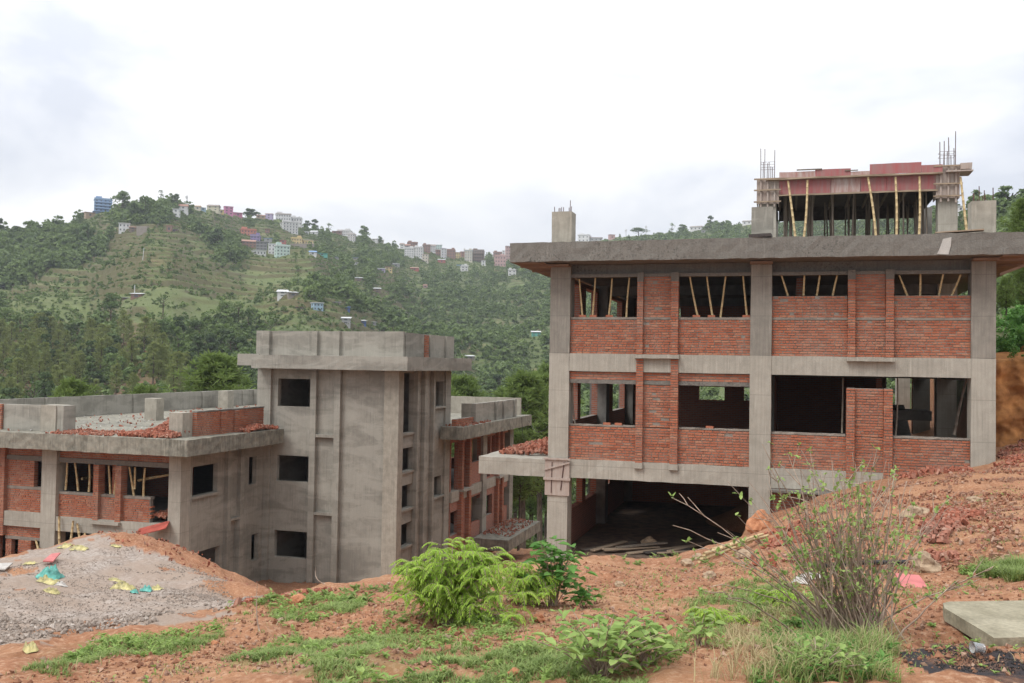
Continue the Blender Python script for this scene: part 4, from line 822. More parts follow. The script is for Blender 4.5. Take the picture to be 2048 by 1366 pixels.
def house(x0, x1, y0, y1, wall, roof, fl, label, rt='flat', nb=None, balc=False, up=None, yaw=None, cat='house', drop=0.0):
    mid = (x0+x1)/2; p = hit(mid, y1, False); dep = p.dot(cF); w = (x1-x0)/FPX*dep; h = (y1-y0)/FPX*dep; r = at(mid, y1, dep); zb = min(r.z, p.z+0.4)
    a = math.atan2(p.x, p.y); HOUSES.append((a, math.hypot(p.x, p.y), (x1-x0)/FPX/2)); rz = -a+(rnd.uniform(-0.3, 0.3) if yaw is None else yaw); w2 = w/(math.cos(rz+a)+0.75*abs(math.sin(rz+a))) if w > 4 else w; D = min(max(w2*0.75, 3.5), 11); D = min(D, 0.9*w2+2)
    name = {'house': 'hill_house', 'hut': 'hut'}.get(cat, 'hill_house'); root = empty(name, (p.x, p.y, zb), rz, label, cat); rh = min(0.28*h, 1.7) if rt in ('gable', 'shed') else 0.28; hw = h-rh
    L_ = lambda nm, mt, mb: mb.build(nm, hm(mt), root, False, False)
    L_('wall', wall, MB().box(-w2/2, w2/2, 0, D, min(-1.3, p.z-zb-2.0), hw))
    if up: L_('upper_wall', up, MB().box(-w2/2-0.05, w2/2+0.05, -0.06, D+0.05, hw*(fl-1)/fl, hw-0.02))
    if rt == 'gable':
        m_ = MB(); o_ = 0.45; m_.v = [(-w2/2-o_, -o_, hw-0.1), (w2/2+o_, -o_, hw-0.1), (w2/2+o_, D+o_, hw-0.1), (-w2/2-o_, D+o_, hw-0.1), (-w2/2-o_*0.2, D/2, hw+rh), (w2/2+o_*0.2, D/2, hw+rh)]
        m_.f = [(0, 1, 5, 4), (2, 3, 4, 5), (1, 2, 5), (3, 0, 4), (0, 3, 2, 1)]; m_.m = [0]*5; L_('roof', roof, m_)
    elif rt == 'shed': L_('roof', roof, MB().obox((0, D/2, hw+rh*0.4), (w2/2+0.4, 0, 0), (0, D/2+0.5, rh*0.4), (0, -0.02, 0.08)))
    else: L_('roof', roof, MB().box(-w2/2-0.35, w2/2+0.35, -0.35, D+0.35, hw, hw+rh))
    fh = hw/fl; nb = nb or max(1, int(w2/3.4))
    if rt == 'flat' and fl > 1 and w > 7:
        u0 = rnd.choice((-0.42, 0.05)); L_('stair_head', wall, MB().box(w2*u0, w2*(u0+0.34), D*0.3, D*0.75, hw+rh, hw+rh+2.1)); L_('parapet', wall, MB().box(-w2/2-0.2, w2/2+0.2, -0.3, -0.16, hw+rh, hw+rh+0.7))
        if rnd.random() < 0.6: L_('water_tank', rnd.choice(('dgrey', 'tin')), MB().tube([(w2*0.25*(1 if u0 < 0 else -1), D*0.5, hw+rh), (w2*0.25*(1 if u0 < 0 else -1), D*0.5, hw+rh+1.5)], 0.65, 8))
    for f in range(fl):
        for k in range(nb):
            cx = -w2/2+w2*(k+0.5)/nb; ww = min(1.2, w2/nb*0.38); zc = f*fh+fh*0.52; wh = min(1.3, fh*0.42)
            L_('window', 'glass', MB().box(cx-ww/2, cx+ww/2, -0.05, 0.02, zc-wh/2, zc+wh/2))
        if fl > 1:
            L_('window', 'glass', MB().box(w2/2-0.02, w2/2+0.05, D*0.4, D*0.6, f*fh+fh*0.28, f*fh+fh*0.75)); L_('window', 'glass', MB().box(-w2/2-0.05, -w2/2+0.02, D*0.4, D*0.6, f*fh+fh*0.28, f*fh+fh*0.75))
        if balc or (f and fl > 2): L_('balcony' if balc else 'floor_band', roof if not balc else wall, MB().box(-w2/2-(1.0 if balc else 0.12), w2/2+0.12, -(1.1 if balc else 0.12), D, f*fh-0.09, f*fh+(0.75 if balc and f else 0.09)) if not (balc and f) else MB().box(-w2/2-0.2, w2/2+0.2, -1.1, 0, f*fh-0.1, f*fh+0.05).box(-w2/2-0.2, w2/2+0.2, -1.1, -1.02, f*fh+0.05, f*fh+0.75))
    return root
def c5(a, b, c, d): return 360*0+a/2.926, b/2.926, 360+c/2.926, 360+d/2.926
def c6(a, b, c, d): return 600+a/3.938, 600+b/3.938, 380+c/3.938, 380+d/3.938
def cr1(a, b, c, d): return 1000+a/1.9542, 1000+b/1.9542, 250+c/1.9542, 250+d/1.9542
for q, *r_ in [
 (c5(555,652,112,186),'blue','sky',4,'light blue four-storey house with balconies at the left end of the hilltop','flat',4,True),
 (c5(497,560,177,206),'ochre','rust',1,'low ochre wall-like hut left of the blue house','flat'),
 (c5(694,758,251,303),'white','white',2,'white two-storey house on the slope below the hilltop trees','flat',3),
 (c5(757,797,266,305),'brown','rust',2,'brown house attached to the right of the white two-storey house','shed'),
 (c5(974,1003,264,303),'brick','rust',1,'narrow brick hut on the slope below the hilltop','flat'), (c5(1003,1036,280,305),'brown','stone',1,'low brown hut beside the narrow brick hut','shed'),
 (c5(1010,1046,168,212),'white','white',2,'white house low among the hilltop trees','flat'), (c5(1044,1098,138,190),'white','rust',2,'white house with a red-brown roof at the hilltop','gable'),
 (c5(1140,1172,130,158),'cream','ochre',1,'small cream house on the skyline right of the mast','gable'), (c5(1172,1206,138,162),'sky','tin',1,'small grey-blue roofed house on the skyline','shed'),
 (c5(1206,1282,140,180),'pale','stone',2,'pale house with a brown pitched roof on the skyline','gable'), (c5(1280,1312,162,186),'yellow','rust',1,'small yellowish house left of the pink house','flat'),
 (c5(1312,1366,154,204),'pink','pink',3,'bright pink house on the skyline','flat',2), (c5(1366,1420,190,214),'magenta','magenta',1,'low magenta house right of the bright pink house','flat'),
 (c5(1500,1552,172,196),'ochre','rust',1,'house with a brown pitched roof, right of the dome-shaped tree','gable'), (c5(1550,1596,166,198),'lilac','rose',2,'lilac house on the skyline, right of the dome-shaped tree','flat'),
 (c5(1615,1702,176,214),'white','rust',2,'long white house with a red-trimmed roof on the skyline','flat',6), (c5(1702,1766,200,246),'white','tin',2,'white house stepping down at the right of the long white house','flat',4),
 (c5(1648,1752,247,314),'white','grey',4,'big pale grey-white four-storey block on the slope below the ridge','flat',5,False),
 (c5(1408,1502,290,328),'orange','orange',2,'bright orange-red house left of the big pale block','flat',5), (c5(1462,1522,324,360),'purple','lilac',2,'violet house just below the orange-red house','flat',3),
 (c5(1416,1500,346,392),'brick','rust',2,'brick house with a dark red roof below the violet house','gable',4), (c5(1498,1562,358,412),'dgrey','grey',3,'unfinished grey-brown house in the middle of the house cluster','flat',3), (c5(1545,1590,340,372),'grey','bluetin',2,'house with a blue-grey roof right of the violet house','flat'),
 (c5(1480,1562,410,440),'white','tin',1,'low whitish base house under the brick house','flat',4), (c5(1566,1630,372,436),'white','tin',3,'white house at the left of the mint-green house','flat',3), (c5(1612,1702,384,444),'mint','white',3,'mint-green three-storey house at the lower end of the cluster','flat',4),
 (c5(1638,1674,350,388),'red','rust',2,'small red house above the mint-green house','flat'), (c5(1700,1768,340,374),'yellow','yellow',2,'yellow house on a stone wall, left part','flat',4), (c5(1766,1832,350,380),'yellow','cream',1,'lower yellow house on the same stone wall, right part','flat',4),
 (c5(1812,1858,294,322),'white','tin',1,'tiny white gabled house right of the big pale block','gable'), (c5(1783,1806,300,318),'white','tin',1,'tiny white shed between the big pale block and the gabled house','flat'), (c5(1552,1577,286,312),'brick','brick',2,'narrow brick tower-like house right of the orange-red house','flat'),
 (c5(1808,1852,412,442),'white','bluetin',1,'small white house with a light blue roof below the yellow houses','gable'), (c5(1850,1920,420,446),'teal','teal',1,'low turquoise-roofed house below the yellow houses','shed'), (c5(1930,1985,446,464),'grey','bluetin',1,'low hut with a blue tin roof, right of the turquoise one','shed'),
 (c5(766,826,656,692),'brick','tin',1,'hut with a pale tin roof standing alone on the terraced slope','shed'), (c5(714,752,684,698),'brown','tin',1,'very low shed left of the hut with the pale tin roof','shed'),
 (c5(1620,1684,640,684),'white','tin',2,'pale farmhouse on the middle slope','gable'), (c5(1684,1746,648,684),'stone','tin',1,'long-roofed farm shed attached to the pale farmhouse','shed'),
 (c5(1834,1892,716,764),'sky','tin',2,'blue and white two-storey farmhouse with a pale roof','flat',3), (c5(1740,1777,738,756),'stone','rust',1,'low brown shed left of the blue and white farmhouse','shed'), (c5(1925,1988,710,724),'stone','tin',1,'wide low tin roof right of the blue and white farmhouse','shed'),
 (c6(328,392,994,1054),'grey','tin',2,'grey two-storey farmhouse on the lower slope above the tower','shed'), (c6(356,392,918,946),'dblue','bluetin',1,'tiny blue hut on the middle slope','flat'), (c6(474,522,1018,1060),'dblue','tin',2,'blue farmhouse close above the tower parapet','shed'),
 (c6(284,406,270,312),'white','white',2,'long white house with many windows right of the bare tree','flat',8), (c6(254,332,316,344),'brick','rust',1,'low brick house below the long white windowed house','shed'), (c6(360,420,318,348),'brick','rust',1,'low orange-brick house just above the white three-storey house','flat'),
 (c6(371,436,346,406),'white','rust',3,'white three-storey house with reddish floor bands','flat',3), (c6(555,610,328,356),'white','tin',1,'low white house right of the round skyline tree','gable'), (c6(608,666,338,364),'cream','tin',1,'low cream house right of the round skyline tree','flat'),
 (c6(786,822,394,440),'white','stone',2,'white gabled house at the left start of the ridge town','gable'), (c6(820,870,398,440),'grey','rust',2,'house with a brown pitched roof at the left of the ridge town','gable'), (c6(845,926,414,484),'brick','brick',3,'bare brick block in the ridge town, left part','flat',4), (c6(820,896,458,528),'white','white',4,'white four-storey block low at the left of the ridge town','flat',4),
 (c6(892,970,452,536),'white','grey',4,'white block with dark upright windows in the ridge town','flat',4), (c6(958,1010,504,572),'cream','rose',3,'beige house low in front of the white block','flat',2), (c6(964,1026,434,494),'brick','stone',3,'bare brick house behind the white block','flat',3), (c6(1024,1072,404,470),'white','stone',3,'tall white house with a pyramid-like roof at the top of the ridge town','gable',3), (c6(1066,1116,418,490),'mint','white',4,'pale green four-storey house in the ridge town','flat',3),
 (c6(1070,1126,470,520),'brick','rose',2,'rosy brick house below the pale green one','flat',3), (c6(1110,1156,458,542),'white','lilac',4,'narrow white and lilac house in the ridge town','flat',2), (c6(1154,1222,470,538),'brick','rust',3,'bare brick house right of the narrow white and lilac one','flat',3), (c6(1086,1146,538,578),'red','tin',1,'red hut below the ridge town','shed'),
 (c6(1214,1268,490,538),'yellow','rust',2,'pale yellow house in the middle of the ridge town','flat',3), (c6(1264,1300,484,528),'rust','rust',2,'rust-red house right of the pale yellow house','flat'), (c6(1294,1356,476,566),'cream','bluetin',4,'cream tower-like house with a blue tin roof','flat',3), (c6(1340,1392,464,500),'white','grey',2,'white house on top, behind the blue-roofed one','flat',2),
 (c6(1350,1450,474,572),'brown','grey',4,'large grey-brown unfinished block with balconies in the ridge town','flat',5,True), (c6(1428,1460,554,596),'white','grey',2,'small white house at the right foot of the large unfinished block','flat',1), (c6(1520,1590,484,524),'brick','rust',2,'low brick row behind the rosy house near the roof corner','flat',4),
 (c6(1530,1622,518,604),'rose','rose',3,'rosy three-storey house next to the roof corner of the brick building','flat',4), (c6(1590,1640,448,500),'white','tin',3,'white house on top beside the roof corner','flat',2), (c6(1618,1660,440,560),'rose','grey',5,'tall pinkish block partly hidden by the roof corner','flat',2),
 (c6(1234,1292,582,606),'sky','bluetin',1,'hut with a light blue roof below the ridge town','shed'), (c6(1266,1328,598,638),'white','white',2,'white hut with two windows below the ridge town','flat',2), (c6(1638,1702,630,674),'white','stone',2,'white hut with two dark openings left of the brick building','flat',2),
 (c6(606,668,610,642),'lilac','tin',1,'low dusky hut left of the orange-yellow one','shed'), (c6(670,728,604,644),'yellow','rust',2,'orange-yellow house on the slope','flat',2), (c6(722,790,572,606),'grey','tin',1,'long pale roof above the orange-yellow house','shed'), (c6(868,936,606,634),'red','rust',1,'low red-roofed hut in the greenery','gable'),
 (c6(430,462,566,598),'white','stone',2,'tiny white hut with dark door on the upper slope','flat',1), (c6(434,486,682,720),'brown','tin',2,'brown hut with white roof on the terraces','shed'), (c6(580,636,764,808),'brown','tin',2,'brown hut with white roof beside a dark tree','shed'), (c6(970,1002,742,772),'rose','rust',1,'tiny hut alone in the greenery','gable'),
 (c6(412,456,524,548),'grey','bluetin',1,'low grey-blue roof under the ridge trees','shed'), (c6(1824,1894,1106,1152),'teal','tin',2,'turquoise house left of the brick building','shed',2), (c6(1310,1382,1300,1332),'stone','tin',1,'white tin roof just above the right end of the tower roof','shed'),
 (c6(540,600,1034,1056),'grey','tin',1,'low pale roof right of the blue farmhouse','shed'),
 (cr1(738,790,372,392),'white','stone',1,'white house with brown roof on the right-hand ridge','gable'), (cr1(945,985,366,384),'white','stone',1,'small house half hidden by trees on the right-hand ridge','gable'), (cr1(785,818,408,420),'grey','tin',1,'tiny tin roof on the right-hand hillside','shed'), (cr1(300,352,430,458),'white','tin',2,'white house just right of the left rebar stub','flat',3),
 (cr1(425,452,428,448),'rose','rust',1,'small rosy house on the right-hand ridge','flat'), (cr1(352,400,436,452),'grey','rust',1,'low grey house on the right-hand ridge','flat'), (cr1(1790,1812,290,312),'white','white',1,'white house seen under the right end of the rooftop formwork','flat')]:
    house(*q, *r_)
# stone wall under the yellow houses
def wall_line(x0, x1, y0, y1, label):
    p = hit((x0+x1)/2, y1, False); dep = p.dot(cF); a = at(x0, y1, dep); b = at(x1, y1, dep); h = (y1-y0)/FPX*dep
    o = MB().obox((0, 0, h/2-1), (b-a)/2, (0, 0.4, 0), (0, 0, h/2+1)).build('retaining_wall', hm('stone'), None); o.location = (a+b)/2; return tag(o, label, 'wall')
q = c5(1700,1848,372,402); wall_line(*q, 'brown stone retaining wall under the yellow houses')
q = c5(800,868,270,312); wall_line(*q, 'bare brown retaining wall right of the white two-storey house')
# masts
def mast(px, pb, pt, label, wd=1.2):
    p = hit(px, pb, False); dep = p.dot(cF); h = (pb-pt)/FPX*dep; mb = MB()
    for sx, sy in ((-1, -1), (1, -1), (1, 1), (-1, 1)): mb.tube([(sx*wd/2, sy*wd/2, -1), (sx*wd*0.15, sy*wd*0.15, h)], 0.12, 4)
    n = max(4, int(h/2))
    for i in range(n):
        t = i/n; w_ = wd/2*(1-0.7*t); t2 = (i+1)/n; w2 = wd/2*(1-0.7*t2)
        mb.tube([(-w_, -w_, h*t), (w2, -w2, h*t2)], 0.07, 4); mb.tube([(w_, -w_, h*t), (w_, w_, h*t2)], 0.07, 4)
    root = empty('radio_mast', p, 0, label, 'mast'); mb.build('lattice', hm('tin'), root, False, False)
    MB().tube([(0.6, -0.6, h*0.8), (0.6, -0.6, h*0.99)], 0.35, 6).tube([(-0.6, -0.6, h*0.78), (-0.6, -0.6, h*0.96)], 0.35, 6).build('antenna', hm('white'), root, False, False)
mast(374, 412, 384, 'lattice radio mast on the left hilltop'); mast(929, 504, 486, 'thin radio mast over the ridge town', 0.8); mast(1292, 468, 447, 'short radio mast on the right-hand ridge', 1.0); mast(1252, 474, 456, 'thin mast at the left end of the right-hand ridge', 0.7)
p = hit(269, 592, False); h_ = 22/FPX*p.dot(cF); o = MB().tube([(0, 0, -1), (0, 0, h_)], 0.14, 6).build('utility_pole', hm('tin'), None); o.location = p; tag(o, 'pale utility pole beside the lone tin-roofed hut on the terraces', 'pole')
p = hit(285, 522, False); o = MB().tube([(0, 0, -1), (0.6, 0, 5.5)], 0.14, 6).build('utility_pole', hm('tin'), None); o.location = p; tag(o, 'leaning utility pole in the middle of the terraces', 'pole')


# ================================================================== scattered stones, bricks and litter
def rots(n, full=True):
    a = NR.uniform(0, 2*math.pi, n); b = NR.uniform(-1, 1, n)*(math.pi if full else 0.35); c = NR.uniform(-1, 1, n)*(math.pi if full else 0.35)
    ca, sa, cb, sb, cc, sc = np.cos(a), np.sin(a), np.cos(b), np.sin(b), np.cos(c), np.sin(c)
    R = np.zeros((n, 3, 3))
    R[:,0,0]=ca*cb; R[:,0,1]=ca*sb*sc-sa*cc; R[:,0,2]=ca*sb*cc+sa*sc
    R[:,1,0]=sa*cb; R[:,1,1]=sa*sb*sc+ca*cc; R[:,1,2]=sa*sb*cc-ca*sc
    R[:,2,0]=-sb; R[:,2,1]=cb*sc; R[:,2,2]=cb*cc
    return R
def scatter(name, PV, PF, pos, scale, R, mats, kind='stuff', parent=None, smooth=False):
    n = len(pos); k = len(PV)
    V = np.einsum('nij,nkj->nki', R, PV[None]*np.asarray(scale).reshape(n, 1, -1))+np.asarray(pos)[:, None, :]
    F = (PF[None]+(np.arange(n)*k)[:, None, None]).reshape(-1, PF.shape[1])
    o = link(name, np_mesh(name, V.reshape(-1, 3), F, mats, smooth=smooth), parent); return tag(o, kind=kind)
CUBE = np.array([(x, y, z) for z in (-.5, .5) for y in (-.5, .5) for x in (-.5, .5)])*np.array([1, 1, 1]); CUBE_F = np.array([(0,2,3,1),(4,5,7,6),(0,1,5,4),(1,3,7,5),(3,2,6,7),(2,0,4,6)])
OCT = np.array([(1,0,0),(0.1,0.9,0.1),(-0.9,0.1,0),(0,-1,0.1),(0.1,0,0.8),(0,0.1,-0.7)])*0.5; OCT_F = np.array([(0,1,4),(1,2,4),(2,3,4),(3,0,4),(1,0,5),(2,1,5),(3,2,5),(0,3,5)])
def pts_in(pts, n, margin=0.0):
    P_ = [(hit(a, b, False).x, hit(a, b, False).y) for a, b in pts]; A = np.array(P_); lo, hi = A.min(0), A.max(0); out = []
    while sum(len(q) for q in out) < n:
        q = NR.uniform(lo, hi, (n*3, 2)); jx = (fbm(q[:,0]/0.7, q[:,1]/0.7, 2, 71)-0.5)*margin; out.append(q[inpoly(q[:,0]+jx, q[:,1]+jx, P_)])
        if len(out) > 40: break
    q = np.concatenate(out)[:n]; return q[:,0], q[:,1]
def rubble_on_ground(name, pts, n, size=(0.23, 0.11, 0.07), smin=0.25, smax=1.0, mat='rubble', lift=0.02, clump=0.0, heap=0.0):
    x, y = pts_in(pts, n, 1.2)
    if clump:
        keep = fbm(x/0.9, y/0.9, 3, 91) > clump; x, y = x[keep], y[keep]
    z = H(x, y)+lift+NR.uniform(0, heap+1e-6, len(x)); s = NR.uniform(smin, smax, len(x))[:, None]*np.array(size)*NR.uniform(0.8, 1.2, (len(x), 3))
    return scatter(name, CUBE, CUBE_F, np.stack([x, y, z], 1), s, rots(len(x)), M[mat])
def rubble_box(name, x0, x1, y0, y1, z, n, hfun, smin=0.4, smax=1.0, mat='rubble'):
    x = NR.uniform(x0, x1, n); y = NR.uniform(y0, y1, n); zz = z+0.03+hfun(x, y)*NR.uniform(0.7, 1, n)
    s = NR.uniform(smin, smax, n)[:, None]*np.array((0.23, 0.11, 0.07))*NR.uniform(0.8, 1.2, (n, 3))
    return scatter(name, CUBE, CUBE_F, np.stack([x, y, zz], 1), s, rots(n, True), M[mat])
flat = lambda x, y: 0*x
rubble_box('brick_rubble', -25.6, -23.2, 31.5, 34.6, -3.15, 1500, lambda x, y: 0.85*np.exp(-((x+23.9)/0.9)**2-((y-33.4)/0.9)**2)+0.05, 0.5, 1.0)
rubble_box('brick_rubble', -22.9, -22.3, 35.6, 38.2, -3.15, 260, lambda x, y: 0.18*np.exp(-((y-36.8)/0.9)**2))
q_ = rubble_box('brick_rubble', -35.5, -24, 31.6, 57, -3.15, 380, flat, 0.2, 0.8)
rubble_box('brick_rubble', -29, -26, 31.3, 33.4, -3.15, 500, flat, 0.2, 0.7)
rubble_box('brick_rubble', -9.7, -7.7, 31.2, 36.8, -3.15, 900, lambda x, y: 0.42*np.exp(-((x+8.1)/0.9)**2-((y-33.2)/1.6)**2)+0.03, 0.5, 1.0)
rubble_box('brick_rubble', -16.2, -14.5, 49.3, 54.8, -9.45, 300, lambda x, y: 0.12*np.exp(-((x+15.6)/0.5)**2), 0.2, 0.7)
rubble_box('brick_rubble', -16.4, -15.5, 44, 49, -3.17, 140, flat, 0.3, 0.8)
rubble_box('brick_rubble', -24.7, -23.7, 32.5, 33.8, -6.64, 260, lambda x, y: 0.3+0*x, 0.5, 1.0)
rubble_box('concrete_chips', -35.5, -24, 31.4, 46, -3.15, 420, flat, 0.12, 0.4, 'patch')
rubble_on_ground('brick_rubble', [(175,1078),(260,1064),(350,1085),(430,1130),(545,1180),(470,1172),(380,1142),(280,1104)], 4500, smin=0.1, smax=0.42, heap=0.05)
rubble_on_ground('brick_rubble', [(1860,1035),(1925,1025),(1950,1060),(1900,1100),(1880,1140),(1850,1120),(1855,1070)], 1300, smin=0.2, smax=0.6, heap=0.06, clump=0.38)
rubble_on_ground('brick_rubble', [(1690,985),(1950,945),(2060,905),(2060,1060),(1900,1140),(1600,1120)], 3000, smin=0.07, smax=0.32, clump=0.5)
rubble_on_ground('stone_chips', [(1560,1030),(1950,945),(2060,905),(2060,1120),(1900,1140),(1600,1140)], 5000, (0.2, 0.14, 0.09), 0.08, 0.4, 'pebred', clump=0.45)
rubble_on_ground('brick_rubble', [(1795,952),(1945,934),(1945,946),(1790,968)], 170, smin=0.35, smax=0.85, heap=0.05)
rubble_on_ground('brick_rubble', [(1500,1110),(1560,1060),(1720,1000),(1700,1120),(1560,1140)], 600, smin=0.15, smax=0.7, clump=0.42)
rubble_on_ground('brick_rubble', [(1995,905),(2060,880),(2060,930),(1990,940)], 380, smin=0.15, smax=0.6, heap=0.03)
rubble_on_ground('brick_rubble', [(520,1200),(640,1186),(700,1190),(600,1205),(530,1215)], 260, smin=0.1, smax=0.5)
soilpts = [(-40,1345),(330,1262),(540,1200),(900,1160),(1150,1125),(1500,1120),(1900,1000),(2080,960),(2080,1380),(-40,1380)]
def pebbles(name, pts, n, s0, s1, mat, clump=0.0):
    x, y = pts_in(pts, n, 0.5)
    if clump: k = fbm(x/0.8, y/0.8, 3, 17) > clump; x, y = x[k], y[k]
    s = (s0*(s1/s0)**NR.uniform(0, 1, len(x))**1.6)[:, None]*NR.uniform(0.7, 1.25, (len(x), 3)); z = H(x, y)+s[:,2]*0.15
    return scatter(name, OCT, OCT_F, np.stack([x, y, z], 1), s, rots(len(x)), M[mat])
pebbles('red_gravel', soilpts, 16000, 0.012, 0.06, 'pebred', 0.36)
pebbles('red_gravel', [(100,1345),(700,1240),(1100,1200),(1500,1230),(1900,1250),(2060,1380),(100,1380)], 9000, 0.008, 0.03, 'pebred', 0.42)
pebbles('grey_gravel', [(-40,1150),(60,1118),(190,1085),(260,1092),(330,1120),(440,1160),(520,1198),(440,1222),(330,1246),(200,1262),(-40,1290)], 15000, 0.014, 0.05, 'pebgrey', 0.42)
pebbles('grey_gravel', [(-40,1235),(0,1225),(130,1240),(300,1240),(330,1250),(200,1268),(0,1296),(-40,1300)], 5000, 0.02, 0.09, 'pebgrey', 0.3)
pebbles('grey_gravel', [(330,1185),(440,1175),(525,1198),(440,1225),(350,1225)], 4000, 0.015, 0.05, 'pebgrey', 0.3)
pebbles('ash_lumps', [(1840,1285),(1900,1272),(1960,1300),(2070,1318),(2070,1380),(1900,1380)], 6000, 0.004, 0.016, 'ash', 0.4)

pebbles('earth_clods', soilpts, 2600, 0.02, 0.08, 'clod', 0.5)

def rock(px, py, w, label, mat='rock', hk=0.75, cat='stone', group=None, pos=None, name='stone'):
    p = pos or hit(px, py); import mathutils
    import bmesh
    bm = bmesh.new(); bmesh.ops.create_icosphere(bm, subdivisions=3, radius=1.0); sd_ = rnd.random()*50
    for v in bm.verts:
        n = mathutils.noise.noise(v.co*1.3+Vector((sd_, 0, 0)))*0.45+mathutils.noise.noise(v.co*3.1+Vector((0, sd_, 0)))*0.18
        c = v.co*(1+n); v.co = Vector((c.x*w/2, c.y*w/2*0.85, c.z*w/2*hk+w*hk*0.22))
    me = bpy.data.meshes.new(name); bm.to_mesh(me); bm.free(); me.materials.append(M[mat])
    o = link(name, me); o.location = p; o.rotation_euler = (0, 0, rnd.uniform(0, 6)); return tag(o, label, cat, group)
rock(1849, 1140, 0.34, 'brown boulder lying on the slope, just above the pink board', 'rock', 0.8, 'boulder', name='boulder')
rock(1520, 1060, 0.55, 'big orange clod of earth beside the foot of the middle concrete column', 'redrock', 0.95, 'boulder', name='boulder')
rock(1283, 1092, 0, '', pos=Vector((-4.2, 32.0, -6.22))) if 0 else None
rock(0, 0, 0.6, 'rounded boulder in the dark on the ground floor, among planks', 'rock', 0.8, 'boulder', pos=Vector((-4.55, 32.4, -6.24)), name='boulder')
for (a, b, w, t, mt) in [(1375,1130,0.22,'tan flat stone at the edge of the soil, left of the bamboo pile','rock'),(1395,1118,0.2,'yellowish stone right beside the bamboo pile','rock'),(1490,1115,0.28,'pale stone at the right end of the bamboo pile','rock'),
    (905,1265,0.10,'dark red stone at the foot of the bright fern-like bush','redrock'),(893,1278,0.09,'pale tan stone just below the foot of the bright fern-like bush','rock'),(1078,1240,0.12,'brown stone in the bare soil right of the bright fern-like bush','redrock'),
    (1010,1165,0.16,'white-speckled stone behind the bright fern-like bush','rock'),(1028,1352,0.09,'reddish stone in the grass at the bottom edge','redrock'),(1240,1172,0.14,'pale stone on the open red soil, right of the broad-leaved plant','rock'),
    (1830,1035,0.5,'cracked tan stone high on the brick-strewn slope','rock'),(1950,1005,0.3,'grey stone on the slope near the right picture edge','rock'),(1710,1135,0.2,'red-brown stone behind the bare twigs','redrock'),(595,1205,0.22,'half-buried red stone on the lip above the tower','redrock'),
    (430,1290,0.08,'small brown stone in the lower left soil','redrock'),(1420,1155,0.2,'flat pale stone on soil below the bamboo pile','rock'),(560,1245,0.1,'small tan stone at the grass edge, lower left centre','rock')]:
    rock(a, b, w, t, mt, 0.6)
# plastic sacks and other litter ------------------------------------------------
def sack(px, py, sx, sy, h, mat, label, rz=0, cat='sack', name='plastic_sack', spread=None):
    p = hit(px, py); n, k = 16, 12; V = []; c, s = math.cos(rz), math.sin(rz); sd_ = rnd.randint(0, 999)
    u, v = np.meshgrid(np.linspace(-1, 1, n), np.linspace(-1, 1, k)); edge = (1-np.abs(u)**3)*(1-np.abs(v)**3)
    x = u*sx/2*(1+0.35*(fbm(v*2+9, u*1.5, 2, sd_)-0.5)); y = v*sy/2*(1+0.45*(fbm(u*2+5, v, 2, sd_+1)-0.5))
    X = p.x+x*c-y*s; Y = p.y+x*s+y*c; z = H(X.ravel(), Y.ravel()).reshape(X.shape)+0.012+h*edge*(0.1+2.0*fbm(u*3.6+4, v*3.2, 3, sd_+2)**1.5)
    V = np.stack([X, Y, z], -1).reshape(-1, 3)-np.array(p); i = np.arange(n*k).reshape(k, n)
    F = np.stack([i[:-1,:-1], i[:-1,1:], i[1:,1:], i[1:,:-1]], -1).reshape(-1, 4)
    o = link(name, np_mesh(name, V, F, M[mat], smooth=True)); o.location = p; return tag(o, label, cat)
sack(100,1158,0.48,0.40,0.195,'tealsack','humped teal plastic sack on the gravel heap, farthest left of the litter',0.2)
sack(95,1166,0.43,0.24,0.104,'yellowsack','yellow sack tucked under the humped teal sack',0.1)
sack(122,1172,0.27,0.16,0.065,'whitesack','white plastic scrap in front of the humped teal sack',-0.3)
sack(104,1186,0.28,0.16,0.078,'yellowsack','small yellow scrap by itself below the humped teal sack',0.1)
sack(231,1162,0.28,0.16,0.033,'yellowsack','flat yellow scrap above the big crumpled yellow sack',0)
sack(247,1180,0.48,0.26,0.111,'yellowsack','big crumpled yellow sack in the middle of the gravel',0.1)
sack(292,1182,0.23,0.20,0.091,'tealsack','teal plastic scrap right of the big crumpled yellow sack',0.4)
sack(313,1179,0.23,0.18,0.065,'yellowsack','yellow scrap at the right end of the row of litter on the gravel',0.2)
sack(268,1186,0.12,0.16,0.052,'tealsack','narrow teal strip between two yellow sacks',1.2)
sack(60,1300,0.10,0.18,0.058,'yellowsack','yellow scrap alone on the near soil, lower left corner',1.0)
sack(130,1094,0.31,0.24,0.065,'yellowsack','yellow scrap on the crest of the heap, leftmost there',0); sack(158,1097,0.43,0.24,0.065,'yellowsack','larger yellow scrap on the crest of the heap, below bamboo poles',0.1)
sack(232,1094,0.27,0.16,0.052,'yellowsack','yellow scrap at the start of the red rubble on the crest',0); sack(60,1128,0.31,0.24,0.052,'yellowsack','yellow scrap beside the pink board on the left shoulder of the heap',0)
sack(1618,1155,0.33,0.24,0.052,'whitesack','dirty white sack half hidden behind the bare twigs',0.3); sack(1600,1166,0.20,0.16,0.039,'whitesack','small white plastic scrap left of the dirty white sack',0.1)
sack(1085,1150,0.23,0.16,0.019,'darkplank','scrap of dark cloth',0) if 0 else None
